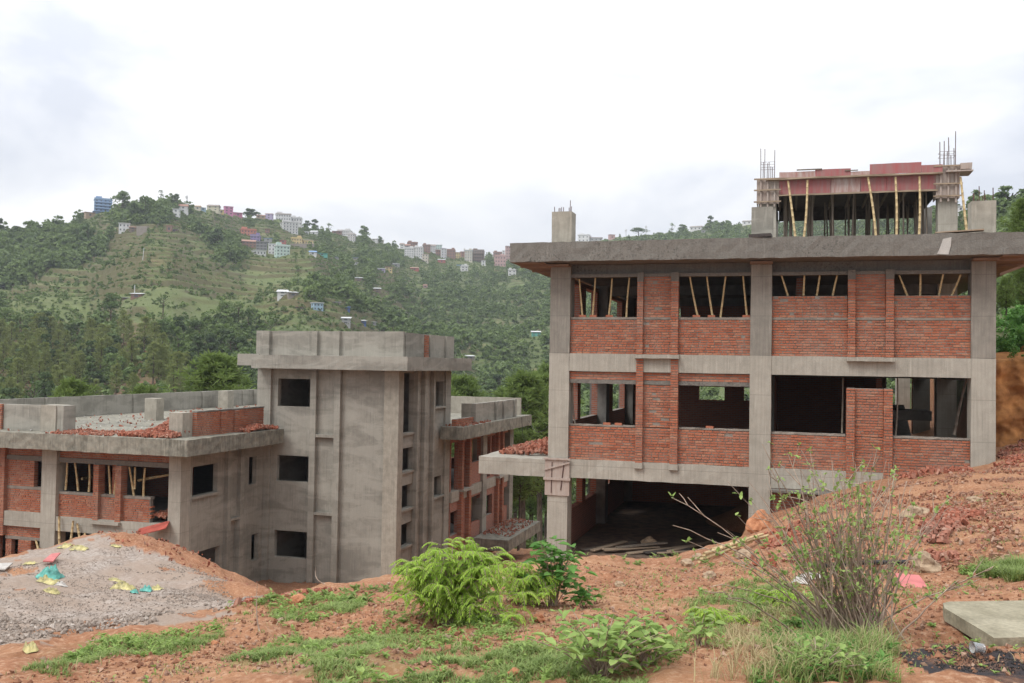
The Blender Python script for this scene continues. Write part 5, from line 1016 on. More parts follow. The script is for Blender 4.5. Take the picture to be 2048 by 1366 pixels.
def slab_on(name, pts, z, t, mat, label, cat, dz=None):
    """thin real slab whose top outline is given as points on the level z"""
    top = [];
    for i, (a, b) in enumerate(pts):
        zz = z+(dz[i] if dz else 0); r = ray(a, b); top.append(r*(zz/r.z))
    c = sum(top, Vector())/len(top); mb = MB(); n = len(top); mb.v = [tuple(q-c) for q in top]+[tuple(q-c-Vector((0, 0, t))) for q in top]
    mb.f = [tuple(range(n)), tuple(reversed(range(n, 2*n)))]+[(i, i+n, (i+1) % n+n, (i+1) % n) for i in range(n)]; mb.m = [0]*len(mb.f)
    o = mb.build(name, M[mat], None); o.location = c; return tag(o, label, cat)
pz = hit(1826, 1172).z
slab_on('board', [(1790,1146),(1838,1150),(1848,1162),(1860,1181),(1833,1183),(1806,1176)], pz+0.10, 0.02, 'pinksheet', 'pink board with a broken corner lying on the slope below the brown boulder', 'board', [0.05, 0.05, 0, -0.03, -0.03, 0])
slab_on('board', [(86,1121),(103,1107),(121,1105),(106,1122)], hit(103, 1116).z+0.12, 0.03, 'pinksheet', 'pale pink board on the left shoulder of the gravel heap', 'board')
slab_on('board', [(-20,1136),(0,1126),(26,1125),(10,1138)], hit(8, 1132).z+0.12, 0.03, 'whitesack', 'white sheet at the left picture edge, on the shoulder of the gravel heap', 'sheet')
zs_ = hit(1950, 1285).z+0.13
sl = slab_on('concrete_slab', [(1886,1206),(1900,1203),(2100,1200),(2180,1268),(2060,1274),(1988,1276),(1973,1266),(1889,1216)], zs_, 0.10, 'mossconc', 'mossy cracked concrete slab lying on the ground, lower right corner', 'slab')
slab_on('concrete_slab', [(1600,1192),(1700,1182),(1880,1172),(2060,1168),(2060,1192),(1900,1200),(1700,1206)], hit(1850, 1192).z+0.03, 0.05, 'oldslab', 'thin sandy concrete strip on the ground, running from behind the twigs towards the right edge', 'slab') if 0 else None
pc = hit(1978, 1312); cup = MB()
n_ = 20; pr = [(0.024, 0.0), (0.033, 0.068), (0.035, 0.071), (0.032, 0.068), (0.023, 0.004)]
for r_, h_ in pr:
    for k in range(n_): cup.v.append((r_*math.cos(2*math.pi*k/n_), r_*math.sin(2*math.pi*k/n_), h_))
for i in range(len(pr)-1):
    for k in range(n_): cup.f.append((i*n_+k, i*n_+(k+1) % n_, (i+1)*n_+(k+1) % n_, (i+1)*n_+k)); cup.m.append(0)
cup.f.append(tuple(range(n_))); cup.m.append(0)
m_, nt_, b_ = new_mat('clear_plastic'); b_.inputs['Base Color'].default_value = (0.75, 0.77, 0.78, 1); b_.inputs['Roughness'].default_value = 0.15; b_.inputs['Transmission Weight'].default_value = 0.8
o = cup.build('plastic_cup', m_, None, True); o.location = pc+Vector((-0.03, 0, 0.045)); o.rotation_euler = (0, math.radians(86), math.radians(200)); tag(o, 'clear plastic cup lying on its side in front of the mossy concrete slab', 'cup')
pa = hit(1640, 1140); pb = hit(1815, 1132)
o = MB().tube([Vector((0, 0, 0)), (pb-pa)*0.5+Vector((0, 0, 0.02)), pb-pa], 0.03, 8).build('pipe', M['black'], None, True); o.location = pa+Vector((0, 0, 0.05)); tag(o, 'black pipe on the ground behind the bare twigs, left of the boulder', 'pipe')
# bamboo pile and planks on the ground floor
for i in range(7):
    a = hit(1398+i*5, 1128-i*3); b = hit(1470+i*11, 1106-i*4); z = 0.05+0.03*(i % 3)
    pole('bamboo_pole', a+Vector((0, 0, z)), b+Vector((0, 0, z+0.05)), 0.032, 'bamboo', f'{ORD[i]} bamboo pole from the front in the small pile by the ground floor', 'bamboo pole', 'bamboo poles in the small pile')
for i in range(12):
    x = -6.7+i*0.42+rnd.uniform(-0.1, 0.1); y = 31.0+rnd.uniform(-0.2, 0.5); L_ = rnd.uniform(1.5, 3.0); an = rnd.uniform(0.5, 1.3)
    plank('plank', (x, y, -6.2+0.04*(i % 4)), (x+L_*math.cos(an), y+L_*math.sin(an), -6.2+0.04*(i % 4)+rnd.uniform(0, 0.12)), rnd.uniform(0.12, 0.3), 0.035, rnd.choice(['plank', 'timber', 'plank', 'darkplank']), 'loose timber plank on the dark ground floor of the brick building', 'plank', 'loose planks on the ground floor')

# ================================================================== vegetation
def leaf(V, F, b, d, up, l, w, droop=0.15):
    d = d.normalized(); s = d.cross(up)
    if s.length < 1e-4: s = Vector((1, 0, 0))
    s.normalize(); n_ = s.cross(d).normalized(); k = len(V)
    V += [b, b+d*l*0.35+s*w*0.5+n_*w*0.12, b+d*l*0.72+s*w*0.36-n_*droop*l*0.3, b+d*l-n_*droop*l, b+d*l*0.72-s*w*0.36-n_*droop*l*0.3, b+d*l*0.35-s*w*0.5+n_*w*0.12]
    F += [(k, k+1, k+2, k+3), (k, k+3, k+4, k+5)]
def vf_mesh(name, V, F, mat, parent=None, loc=None):
    o = link(name, np_mesh(name, np.array([tuple(v) for v in V]), np.array(F), mat), parent)
    if loc is not None: o.location = loc
    return o
def rv(s=1.0): return Vector((rnd.gauss(0, s), rnd.gauss(0, s), rnd.gauss(0, s)))
def bez(p0, p1, p2, n): return [p0*(1-t)**2+p1*2*t*(1-t)+p2*t*t for t in [i/n for i in range(n+1)]]
def neem_bush(px, py, w, h, nst, label, lf=1.0, lean=(0, 0)):
    base = hit(px, py); root = empty('bush', base, 0, label, 'bush'); V, F = [], []; st = MB()
    lobes = [(rnd.uniform(0, 6.28), rnd.uniform(0.75, 1.25)) for _ in range(5)]
    for i in range(nst):
        la, ls_ = lobes[i % 5]; an = (la+rnd.gauss(0, 0.42)) if i > nst*0.3 else i*2.4; rr = ls_*w/2*math.sqrt(rnd.uniform(0.05, 1))*rnd.uniform(0.7, 1.15); hh = h*max(0.3, 1.05-0.55*(rr/(w/2))**2)*rnd.choice((0.5, 0.75, 0.9, 1.0, 1.12))
        tip = Vector((math.cos(an)*rr+lean[0]*hh, math.sin(an)*rr*0.8+lean[1]*hh, hh)); P_ = bez(Vector((rnd.uniform(-.05, .05), rnd.uniform(-.05, .05), -0.03)), Vector((tip.x*0.3, tip.y*0.3, hh*0.85)), tip, 7)
        st.tube(P_, [0.008-0.0008*k for k in range(8)], 5)
        for k in range(2, 8):
            for q in range(3 if k > 3 else 2):
                a2 = rnd.uniform(0, 6.28) if k < 7 else rnd.uniform(0, 6.28); out = (Vector((math.cos(a2), math.sin(a2), 0))+Vector((tip.x, tip.y, 0)).normalized()*0.5).normalized(); Ln = rnd.uniform(0.11, 0.23)*lf
                R_ = bez(P_[k], P_[k]+out*Ln*0.55+Vector((0, 0, Ln*0.32)), P_[k]+out*Ln*0.85-Vector((0, 0, Ln*rnd.uniform(-0.1, 0.35))), 9)
                st.tube(R_, 0.0018, 3, cap=False)
                for m_ in range(1, 10):
                    d = (R_[m_]-R_[m_-1]).normalized(); s = d.cross(Vector((0, 0, 1))).normalized(); ll = (0.047-0.003*abs(m_-4))*lf
                    for sg in (-1, 1): leaf(V, F, R_[m_], s*sg+d*0.55-Vector((0, 0, 0.25)), Vector((0, 0, 1)), ll*rnd.uniform(0.85, 1.1), 0.0125*lf, 0.2)
                leaf(V, F, R_[9], R_[9]-R_[8], Vector((0, 0, 1)), 0.05*lf, 0.016*lf)
    vf_mesh('foliage', V, F, M['neem'], root); st.build('stem', M['twig'], root, True, False); return root
neem_bush(900, 1250, 1.26, 0.68, 64, 'bright yellow-green bush with drooping feathery leaves on the red soil, left of the broad-leaved plant', lean=(0.08, 0))
neem_bush(1050, 1208, 0.62, 0.42, 18, 'small bright feathery shoot between the big feathery bush and the broad-leaved plant', 0.9)
neem_bush(1440, 1245, 0.42, 0.16, 5, 'low pale-green feathery shoot left of the bare twigs', 0.95)
neem_bush(1560, 1215, 0.42, 0.15, 5, 'low feathery shoot just behind the left foot of the bare twigs', 0.9)
def broad_plant(px, py, w, h, n, ll, mat, label, name='broadleaf_plant', cat='plant', group=None, wl=0.52, nl=7):
    base = hit(px, py); root = empty(name, base, 0, label, cat, group); V, F = [], []; st = MB()
    for i in range(n):
        an = i*2.4+rnd.uniform(-0.5, 0.5); rr = w/2*math.sqrt((i+0.3)/n)*rnd.uniform(0.7, 1.1); hh = h*(1.0-0.45*(rr/(w/2))**2)*rnd.uniform(0.7, 1.05); tip = Vector((math.cos(an)*rr, math.sin(an)*rr, hh))
        P_ = bez(Vector((rnd.uniform(-.04, .04), rnd.uniform(-.04, .04), -0.03)), Vector((tip.x*0.4, tip.y*0.4, hh*0.7)), tip, 6); st.tube(P_, [0.006-0.0007*k for k in range(7)], 5)
        for k in range(nl):
            t = 0.35+0.65*(k+0.5)/nl; p = P_[min(6, int(t*6))].lerp(P_[min(6, int(t*6)+1)], t*6-int(t*6)) if t < 1 else P_[6]; a2 = k*2.4+an; d = Vector((math.cos(a2), math.sin(a2), rnd.uniform(-0.1, 0.6)))
            L_ = ll*rnd.uniform(0.6, 1.15); leaf(V, F, p+d.normalized()*0.015, d, Vector((0, 0, 1))+rv(0.25), L_, L_*wl, rnd.uniform(0.1, 0.45))
    vf_mesh('foliage', V, F, M[mat], root); st.build('stem', M['twig'], root, True, False); return root
broad_plant(1105, 1210, 0.85, 0.72, 26, 0.15, 'broad', 'dark green plant with large broad leaves, right of the bright feathery bush')
broad_plant(1160, 1215, 0.5, 0.22, 7, 0.13, 'broad', 'low broad-leaved sprout at the right foot of the larger broad-leaved plant')
broad_plant(1200, 1352, 0.95, 0.36, 34, 0.085, 'shrubleaf', 'leafy light-green shrub at the bottom edge, centre right', 'leafy_shrub', 'shrub')
broad_plant(1290, 1330, 0.5, 0.30, 16, 0.08, 'shrubleaf', 'smaller leafy shrub joining the right side of the light-green shrub at the bottom edge', 'leafy_shrub', 'shrub')
broad_plant(1400, 1290, 0.34, 0.22, 7, 0.075, 'shrubleaf', 'small leafy sprout between the light-green shrub and the bare twigs', 'leafy_shrub', 'shrub')
broad_plant(1640, 1345, 0.6, 0.16, 20, 0.06, 'shrubleaf', 'low creeping herb with round leaves at the foot of the bare twigs', 'leafy_shrub', 'shrub')
# bare twiggy shrub
tw = empty('bare_shrub', hit(1715, 1290), 0, 'tall shrub of many bare twigs with small leaf tufts, lower right foreground', 'shrub'); tb = Vector(tw.location)
V, F = [], []; st = MB(); dep = (tb-Vector((0, 0, 0))).dot(cF)
TIPS = [(1338,992),(1345,1050),(1375,1085),(1440,1062),(1525,888),(1540,935),(1575,905),(1588,985),(1500,1000),(1610,980),(1640,940),(1660,1000),(1703,905),(1690,960),(1725,930),(1742,950),(1765,975),(1788,960),(1812,962),(1640,1020),(1830,1010),(1872,1018),(1985,1132),(1960,1160),(1420,1175),(1560,1010),(1750,900),(1470,1120),(1400,1180),(1852,1060),(1620,900),(1680,1040),(1795,1020)]
for i in range(160):
    if i < len(TIPS): a, b = TIPS[i]
    else: a = rnd.gauss(1685, 85); b = rnd.uniform(895, 1150)
    tip = at(a, b, dep+rnd.uniform(-0.45, 0.45))-tb; p0 = Vector((rnd.gauss(0, 0.13)+(tip.x)*0.08, rnd.gauss(0, 0.12), -0.04)); c_ = p0.lerp(tip, 0.5)+Vector((0, 0, 0.18*abs(tip.x)+0.03))+rv(0.035)
    n_ = 10; P_ = bez(p0, c_, tip, n_); P_ = [p+rv(0.008) for p in P_]; r0 = rnd.uniform(0.006, 0.0095) if i < 45 else rnd.uniform(0.0034, 0.006)
    st.tube(P_, [r0*(1-0.07*k) for k in range(n_+1)], 5, cap=False)
    for q in range(rnd.randint(1, 4) if i < 50 else 1):
        k = rnd.randint(4, n_-1); d = (P_[k+1]-P_[k]).normalized()+rv(0.5); ln = rnd.uniform(0.06, 0.22); e = P_[k]+d.normalized()*ln+Vector((0, 0, ln*0.3)); st.tube([P_[k], P_[k].lerp(e, 0.5)+rv(0.006), e], [r0*0.55, r0*0.45, r0*0.25], 4, cap=False)
        if rnd.random() < 0.6:
            for z in range(4): leaf(V, F, e, rv(1)+Vector((0, 0, 0.4)), Vector((0, 0, 1)), rnd.uniform(0.02, 0.038), 0.018)
    for k in range(4, n_+1):
        if rnd.random() < (0.6 if i < len(TIPS) else 0.22):
            for z in range(rnd.randint(3, 6)): leaf(V, F, P_[k]+rv(0.008), rv(1)+Vector((0, 0, 0.3)), Vector((0, 0, 1)), rnd.uniform(0.025, 0.052), 0.026)
st.build('twig', M['twig'], tw, True, False); vf_mesh('foliage', V, F, M['shrubleaf'], tw)
# dry sticks and weed stalks
for a, b, c, d, t in [(650,1168,632,1136,'pale dry stick poking up against the foot of the tower'),(519,1262,515,1165,'thin weed stalk standing left of the tower, on the near soil')]:
    p = hit(a, b); e = at(c, d, p.dot(cF)+0.1); o = MB().tube([q-p for q in bez(p, p.lerp(e, 0.5)+rv(0.05), e, 6)], [0.008-0.001*k for k in range(7)], 5).build('dry_stick', M['twig'], None, True); o.location = p; tag(o, t, 'stick')
# grass: blades too many to count
def grass(name, pts, n, h0, h1, mat, w=0.006, clump=0.45, cs=0.55):
    x, y = pts_in(pts, n, 0.8); f = fbm(x/cs, y/cs, 3, 41); k = f > clump; x, y, f = x[k], y[k], f[k]
    # gather blades into tufts
    tx = np.round(x/0.09)*0.09+(vn(x*40, y*40, 3)-0.5)*0.05; ty = np.round(y/0.09)*0.09+(vn(x*40, y*40, 4)-0.5)*0.05; m_ = NR.random(len(x)) < 0.6; x = np.where(m_, tx, x); y = np.where(m_, ty, y)
    z = H(x, y)-0.005; n = len(x); a = NR.uniform(0, 6.28, n); h = NR.uniform(h0, h1, n)*np.clip(0.5+(f-clump)/0.25, 0.4, 1.1); lean = NR.uniform(0.2, 1.5, n)*h; wv = NR.uniform(0.6, 1.3, n)*w
    c, s = np.cos(a), np.sin(a); B = np.stack([x, y, z], 1); side = np.stack([-s, c, 0*c], 1)*wv[:, None]
    mid = B+np.stack([c*lean*0.35, s*lean*0.35, h*0.6], 1); top = B+np.stack([c*lean, s*lean, h*NR.uniform(0.75, 1.0, n)], 1)
    V = np.stack([B-side, B+side, mid+side*0.8, mid-side*0.8, top], 1).reshape(-1, 3); i = np.arange(n)[:, None]*5
    F = np.concatenate([i+np.array([0, 1, 2]), i+np.array([0, 2, 3]), i+np.array([3, 2, 4])], 0)
    return tag(link(name, np_mesh(name, V, F, M[mat])), kind='stuff')
gp = [[(500,1290),(620,1262),(760,1268),(850,1300),(960,1320),(1060,1300),(1330,1300),(1340,1385),(700,1385),(560,1330)], [(530,1215),(640,1192),(720,1198),(690,1235),(600,1255),(520,1250)], [(60,1330),(240,1275),(390,1268),(400,1295),(280,1305),(140,1335),(20,1375)],
      [(1400,1190),(1500,1170),(1640,1200),(1760,1230),(1800,1385),(1480,1385),(1460,1300),(1380,1280),(1380,1220)], [(1915,1135),(2000,1122),(2050,1130),(2040,1152),(1940,1152)], [(700,1240),(1000,1240),(1020,1290),(860,1290),(720,1270)]]
for P_, n, h0, h1 in ((gp[0], 52000, 0.015, 0.06), (gp[1], 14000, 0.02, 0.07), (gp[2], 11000, 0.02, 0.06), (gp[3], 30000, 0.015, 0.08), (gp[4], 6000, 0.08, 0.2), (gp[5], 6000, 0.02, 0.06)): grass('grass', P_, n, h0, h1, 'grass', 0.0035, 0.44, 0.3)
grass('long_grass', [(1560,1300),(1640,1270),(1760,1280),(1800,1385),(1560,1385)], 3000, 0.05, 0.18, 'grass', 0.003, 0.45)
grass('dry_grass', [(1480,1240),(1760,1220),(1800,1385),(1400,1385)], 6000, 0.04, 0.15, 'drygrass', 0.003, 0.45)
grass('sparse_weeds', soilpts, 40000, 0.012, 0.05, 'grass', 0.004, 0.58, 0.3)
grass('dry_grass', soilpts, 9000, 0.02, 0.08, 'drygrass', 0.004, 0.56, 0.4)

def weeds(name, polys, n, s0, s1, mat, clump=0.45):
    V, F = [], []
    for P_ in polys:
        x, y = pts_in(P_, n, 0.8); k = fbm(x/0.5, y/0.5, 3, 43) > clump; x, y = x[k], y[k]; z = H(x, y)
        for i in range(len(x)):
            hh = rnd.uniform(0.01, 0.09); L_ = rnd.uniform(s0, s1)
            for q in range(rnd.randint(5, 11)):
                an = rnd.uniform(0, 6.28); leaf(V, F, Vector((x[i], y[i], z[i]+hh*rnd.random())), Vector((math.cos(an), math.sin(an), rnd.uniform(0.1, 1.3))), Vector((0, 0, 1)), L_*rnd.uniform(0.6, 1.2), L_*rnd.uniform(0.25, 0.5), rnd.uniform(0.1, 0.5))
    return tag(vf_mesh(name, V, F, M[mat]), kind='stuff')
weeds('low_weeds', gp, 320, 0.025, 0.06, 'shrubleaf'); weeds('low_weeds', [soilpts], 900, 0.02, 0.05, 'shrubleaf', 0.55)
weeds('low_weeds', [[(1560,1230),(1760,1230),(1800,1385),(1500,1385)]], 500, 0.03, 0.06, 'broad', 0.4)
weeds('low_weeds', [[(1150,1118),(1420,1112),(1500,1128),(1300,1150),(1150,1140)], [(540,1200),(1000,1165),(1010,1185),(560,1225)]], 160, 0.04, 0.11, 'grass', 0.5)

# tree kinds ----------------------------------------------------------------------
def crown_vf(nl, nq, R, Hc, z0, leafs, seed, flat_=0.8):
    r = np.random.default_rng(seed); Ps, Ns = [], []
    for i in range(nl):
        a = r.uniform(0, 6.28); u = r.uniform(0, 1); rad = R*0.62*math.sqrt(r.uniform(0, 1))*math.sin(math.pi*min(0.93, 0.16+u*0.8))**0.6; c = np.array([math.cos(a)*rad, math.sin(a)*rad, z0+Hc*(0.12+0.76*u)]); lr = R*r.uniform(0.30, 0.52)*(1.05-0.35*u)
        d = r.normal(0, 1, (nq, 3)); d /= np.linalg.norm(d, axis=1)[:, None]; d[:, 2] = np.where(r.random(nq) < 0.7, np.abs(d[:, 2]), d[:, 2])
        Ps.append(c+d*lr*np.array([1, 1, flat_])*r.uniform(0.7, 1.08, (nq, 1))); Ns.append(d)
    Pn = np.concatenate(Ps); N = np.concatenate(Ns)+r.normal(0, 0.55, (nl*nq, 3)); N /= np.linalg.norm(N, axis=1)[:, None]
    t = np.cross(N, r.normal(0, 1, N.shape)); t /= np.linalg.norm(t, axis=1)[:, None]; b = np.cross(N, t); s = leafs*r.uniform(0.6, 1.3, (len(Pn), 1))
    V = np.stack([Pn-t*s, Pn-b*s*0.7, Pn+t*s, Pn+b*s*0.7], 1).reshape(-1, 3); F = np.arange(len(V)).reshape(-1, 4); return V, F
def tree_mesh(name, kind, seed):
    r = random.Random(seed)
    if kind == 'round': h, R = 6.0, 2.6; V, F = crown_vf(11, 60, R, 4.6, 1.0, 0.30, seed)
    elif kind == 'tall': h, R = 9.0, 2.4; V, F = crown_vf(13, 60, R, 7.0, 1.8, 0.32, seed)
    elif kind == 'spread': h, R = 9.0, 4.6; V, F = crown_vf(14, 60, R, 4.6, 3.6, 0.34, seed, 0.55)
    elif kind == 'airy': h, R = 9.0, 2.4; V, F = crown_vf(12, 16, R, 6.5, 2.3, 0.26, seed)
    else: h, R = 2.6, 1.8; V, F = crown_vf(6, 46, R, 2.2, 0.0, 0.24, seed)
    tr = MB()
    if kind != 'bush':
        top = h*0.75; tr.tube([(0, 0, -0.6), (r.uniform(-.1, .1), r.uniform(-.1, .1), top*0.5), (r.uniform(-.3, .3), r.uniform(-.3, .3), top)], [h*0.028, h*0.02, h*0.008], 5)
        for i in range(6):
            z = h*r.uniform(0.3, 0.65); a = r.uniform(0, 6.28); tr.tube([(0, 0, z), (math.cos(a)*R*0.35, math.sin(a)*R*0.35, z+h*0.1), (math.cos(a)*R*0.7, math.sin(a)*R*0.7, z+h*0.17)], [h*0.012, h*0.008, h*0.004], 4)
    return V, F, tr, h
def make_tree(name, kind, seed, mat, parts=True):
    V, F, tr, h = tree_mesh(name, kind, seed)
    if parts:
        root = empty(name); link('crown', np_mesh('crown', V, F, M[mat]), root); tr.build('trunk', M['bark'], root, True, False); return root
    n = len(V); k = len(tr.f); tv = np.array(tr.v) if tr.v else np.zeros((0, 3))
    me = np_mesh(name, np.concatenate([V, tv]), np.concatenate([F, np.array([q for q in tr.f if len(q) == 4], int).reshape(-1, 4)+n]), [M[mat], M['bark']], [0]*len(F)+[1]*sum(len(q) == 4 for q in tr.f)); return link(name, me)
def pine_mesh(h, R, nt, nl, seed, z0=0.28, nn=9):
    r = np.random.default_rng(seed); tr = MB(); rr = random.Random(seed); tr.tube([(0, 0, -1), (rr.uniform(-.2, .2), rr.uniform(-.2, .2), h*0.45), (rr.uniform(-.2, .2), rr.uniform(-.2, .2), h*0.96)], [h*0.016, h*0.012, h*0.003], 7)
    Pn, D = [], []
    nb = max(14, nt//9)
    for i in range(nb):
        t = z0+(0.97-z0)*((i+rr.random())/nb); a = i*2.4+rr.uniform(-.4, .4); q = (t-z0)/(1-z0); rad = R*(1-q**1.7)*(0.55+0.45*min(1, q*5))*rr.uniform(0.65, 1.1)+0.25; up = rad*(0.25+0.5*q)
        e = np.array([math.cos(a)*rad, math.sin(a)*rad, h*t+up]); s = np.array([0, 0, h*t]); tr.tube([tuple(s), tuple(s*0.5+e*0.5+np.array([0, 0, -0.08*rad])), tuple(e)], [h*0.0045, h*0.003, 0.012], 4, cap=False)
        for k in range(max(3, nt//nb)):
            u = r.uniform(0.35, 1.03); p = s+(e-s)*u+r.normal(0, 0.14*rad*u+0.05, 3); Pn.append(p); d = (e-s)/np.linalg.norm(e-s)*0.6+np.array([0, 0, 0.7])+r.normal(0, 0.25, 3); D.append(d/np.linalg.norm(d))
    Pn = np.array(Pn); D = np.array(D); n = len(Pn); N = D[:, None, :]*0.75+r.normal(0, 0.62, (n, nn, 3)); N /= np.linalg.norm(N, axis=2)[..., None]
    sd_ = np.cross(N, r.normal(0, 1, N.shape)); sd_ /= np.linalg.norm(sd_, axis=2)[..., None]; L_ = nl*r.uniform(0.7, 1.2, (n, nn, 1)); w = L_*0.085; b = Pn[:, None, :]+0*N
    V = np.stack([b-sd_*w*0.5, b+N*L_*0.55-sd_*w, b+N*L_-N*0+np.array([0, 0, -0.12])*L_, b+N*L_*0.55+sd_*w], 2).reshape(-1, 3); F = np.arange(len(V)).reshape(-1, 4); return V, F, tr
def make_pine(name, h, R, nt, nl, seed, mat, z0=0.28, nn=9):
    V, F, tr = pine_mesh(h, R, nt, nl, seed, z0, nn); root = empty(name); link('crown', np_mesh('crown', V, F, M[mat]), root); tr.build('trunk', M['bark'], root, True, False); return root
def put(o, p, s, rz=None, label=None, cat='tree', group=None):
    o.location = p; o.scale = (s, s, s) if isinstance(s, (int, float)) else s; o.rotation_euler = (0, 0, rnd.uniform(0, 6.28) if rz is None else rz); return tag(o, label, cat, group)

# pines standing just behind the buildings
PN = [(make_pine('pine_tree', 14, 3.1, 950, 0.55, 100+i, 'needle', z, 11), 14.0) for i, z in enumerate((0.30, 0.34, 0.45))]
used = set()
def pine_at(px, pytop, dep, k, label, group=None, wk=1.0):
    p = at(px, pytop, dep); z = float(H(p.x, p.y)[0]); h = p.z-z; src, hh = PN[k]
    o = src if k not in used else copy_tree(src); used.add(k); s = h/hh; put(o, (p.x, p.y, z-0.2), (s*wk, s*wk, s), None, label, 'pine tree', group)
for q in [(432,706,72,0,'broad bright pine showing above the left wing roof, next to the tower',1.3),(145,757,66,1,'pine top peeping over the back parapet of the left wing',1.0),(290,771,70,2,'small pine top over the back parapet, left of the broad bright pine',0.8),(925,752,84,2,'pine top showing just right of the tower roof, over the right wing',1.0),
          (1052,742,68,1,'widest-crowned pine in the gap between the tower and the brick building',1.15),(1012,775,84,0,'pine behind the right end of the right wing roof',1.0),(1086,748,76,2,'pine half hidden by the left column of the brick building',1.1),(1032,800,92,2,'slim pine deep in the gap, behind the wide-crowned pine',0.9),(1068,790,96,1,'farther pine deep in the gap, right of the slim one',0.9),(1100,730,100,0,'farthest pine of the gap, behind the brick building corner',1.0),(1040,860,60,2,'short pine in the gap, lowest of them',0.8),
          (2046,392,46,0,'tall pine at the right picture edge, reaching above the roof',1.0),(2012,545,40,2,'dark pine right of the brick building wall, under the roof overhang',0.9),(2062,470,36,1,'pine cut by the right picture edge, nearest of those',1.0)]: pine_at(*q[:5], None, q[5])
# pines on the opposite slope at the left
FP = [make_pine('pine_tree', 13, 2.8, 220, 1.0, 200+i, 'needlefar', 0.18, 7) for i in range(3)]
cnt = 0
PP = [(-60,680),(60,660),(200,665),(300,695),(400,765),(480,800),(480,850),(-60,850)]
xs_, ys_ = pts_in(PP, 100, 0)
for x, y in zip(xs_, ys_):
    o = FP[cnt] if cnt < 3 else copy_tree(FP[cnt % 3]); cnt += 1
    s = rnd.uniform(0.45, 0.8); put(o, (x, y, float(H(x, y, False)[0])-0.3), (s*1.15, s*1.15, s), None, 'rounded pine in the thin pinewood on the reddish slope at the left', 'pine tree', 'pines on the reddish slope')

# trees standing out on the skyline
RT = {k: None for k in ('round', 'tall', 'spread', 'airy')}; HT = dict(round=6.0, tall=9.0, spread=9.0, airy=9.0); WT = dict(round=5.2, tall=4.8, spread=9.2, airy=4.8)
for k, (px, pb, pt, w, kd, mt, t) in enumerate([(243,436,382,36,'spread','leafmid','spreading tree right of the blue house on the hilltop'),(290,438,392,44,'round','leafmid','big rounded tree at the very top of the left hill'),(266,442,405,30,'round','leafdark','dark tree between the blue house and the hilltop'),(313,440,408,34,'round','leafmid','tree in front of the hilltop, right side'),
        (321,410,381,16,'airy','leafdark','slender tree with a bare stem on the hilltop'),(350,420,387,20,'tall','leafdark','dark upright tree above the white and red-roofed hilltop house'),(502,426,403,35,'round','leafdark','dark dome-shaped tree by itself on the skyline, right of the pink house'),(630,447,422,17,'tall','leafdark','dark narrow tree on the skyline right of the long white house'),
        (658,450,428,16,'airy','leafmid','nearly bare tree on the skyline'),(728,468,442,27,'round','leafmid','round tree on the skyline above the white three-storey house'),(760,472,457,14,'round','leafmid','small round tree where the ridge drops to the town'),(107,446,428,21,'tall','leafdark','dark tree on the skyline left of the blue house'),
        (62,478,440,46,'round','leafmid','broad tree clump on the far left skyline'),(35,480,452,36,'round','leafdark','dark low tree on the far left skyline'),(-2,474,437,18,'tall','leafdark','tree cut by the left picture edge'),(147,434,424,10,'round','leafmid','tiny round tree on the skyline left of the blue house'),(297,398,384,9,'tall','leafdark','small pointed tree on the hilltop'),
        (172,500,446,46,'round','leafmid','large tree on the slope below the blue house'),(615,450,432,16,'round','leafdark','dark tree beside the long white house'),(436,500,455,46,'round','leafdark','dark tree mass below the pink house'),(1344,458,434,13,'airy','leafmid','thin tree on the right-hand ridge, above the roof of the brick building'),(1421,456,431,15,'tall','leafdark','dark tree on the right-hand ridge'),
        (1277,474,456,38,'spread','leafmid','wide low tree on the right-hand ridge, left end'),(1365,462,445,26,'round','leafmid','rounded tree on the right-hand ridge, beside the thin tree'),(1455,452,440,20,'round','leafmid','tree on the right-hand ridge nearest the short middle stub'),(2020,440,374,70,'tall','leafmid','tall leafy tree behind the right rebar stub'),(1990,450,400,40,'round','leafdark','dark leafy tree left of the tall leafy tree at the right edge'),(1940,440,395,14,'tall','leafdark','small dark tree seen beside the rooftop formwork')]):
    o = copy_tree(RT[kd+mt]) if RT.get(kd+mt) else make_tree('broadleaf_tree', kd, 300+k, mt); RT[kd+mt] = o
    p = hit(px, pb, False); r_ = ray(px, pb); dep = Vector((p.x, p.y, p.z)).dot(cF)
    h = (pb-pt)/FPX*dep+1.2; wd = w/FPX*dep; put(o, (p.x, p.y, p.z-1.0), (wd/WT[kd]*1.15, wd/WT[kd]*1.15, h/HT[kd]*1.1), None, t, 'tree')

# woods and scrub over the hills: the 260 that show largest are single trees, the rest is one mass
n = 80000
a = NR.uniform(az_of(-120), az_of(2200), n); dm = np.interp(a, rA, rD); d = np.sqrt(NR.uniform(125**2, 1, n) if 0 else NR.uniform(0, 1, n)*(dm**2-130**2)+130**2)*0.985
x = d*np.sin(a); y = d*np.cos(a); t = d/dm
dens = fbm(x/42, y/42, 4, 51)
mead = zone(x, y, [(-80,520),(100,480),(420,470),(640,500),(620,600),(420,650),(330,690),(200,645),(-80,650)], 9)
pf = zone(x, y, [(-80,640),(120,640),(250,655),(330,700),(480,775),(480,880),(-80,880)], 8)
top = np.zeros(n)
for P_ in ([(212,404),(330,388),(400,418),(410,470),(330,452),(230,458)], [(-40,450),(110,440),(215,455),(190,520),(60,560),(-40,570)], [(405,440),(480,446),(510,520),(440,530)]): top = np.maximum(top, zone(x, y, P_, 6))
pk = np.clip(0.30+(dens-0.32)/0.22, 0.34, 1.0)*(0.95-0.63*mead*(1-top)-0.5*pf*(1-mead))+0.35*top
keep = (NR.random(n) < pk) & ((a < az_of(1230)) | (t > 0.45) | (d < 260))
low = np.zeros(n, bool)
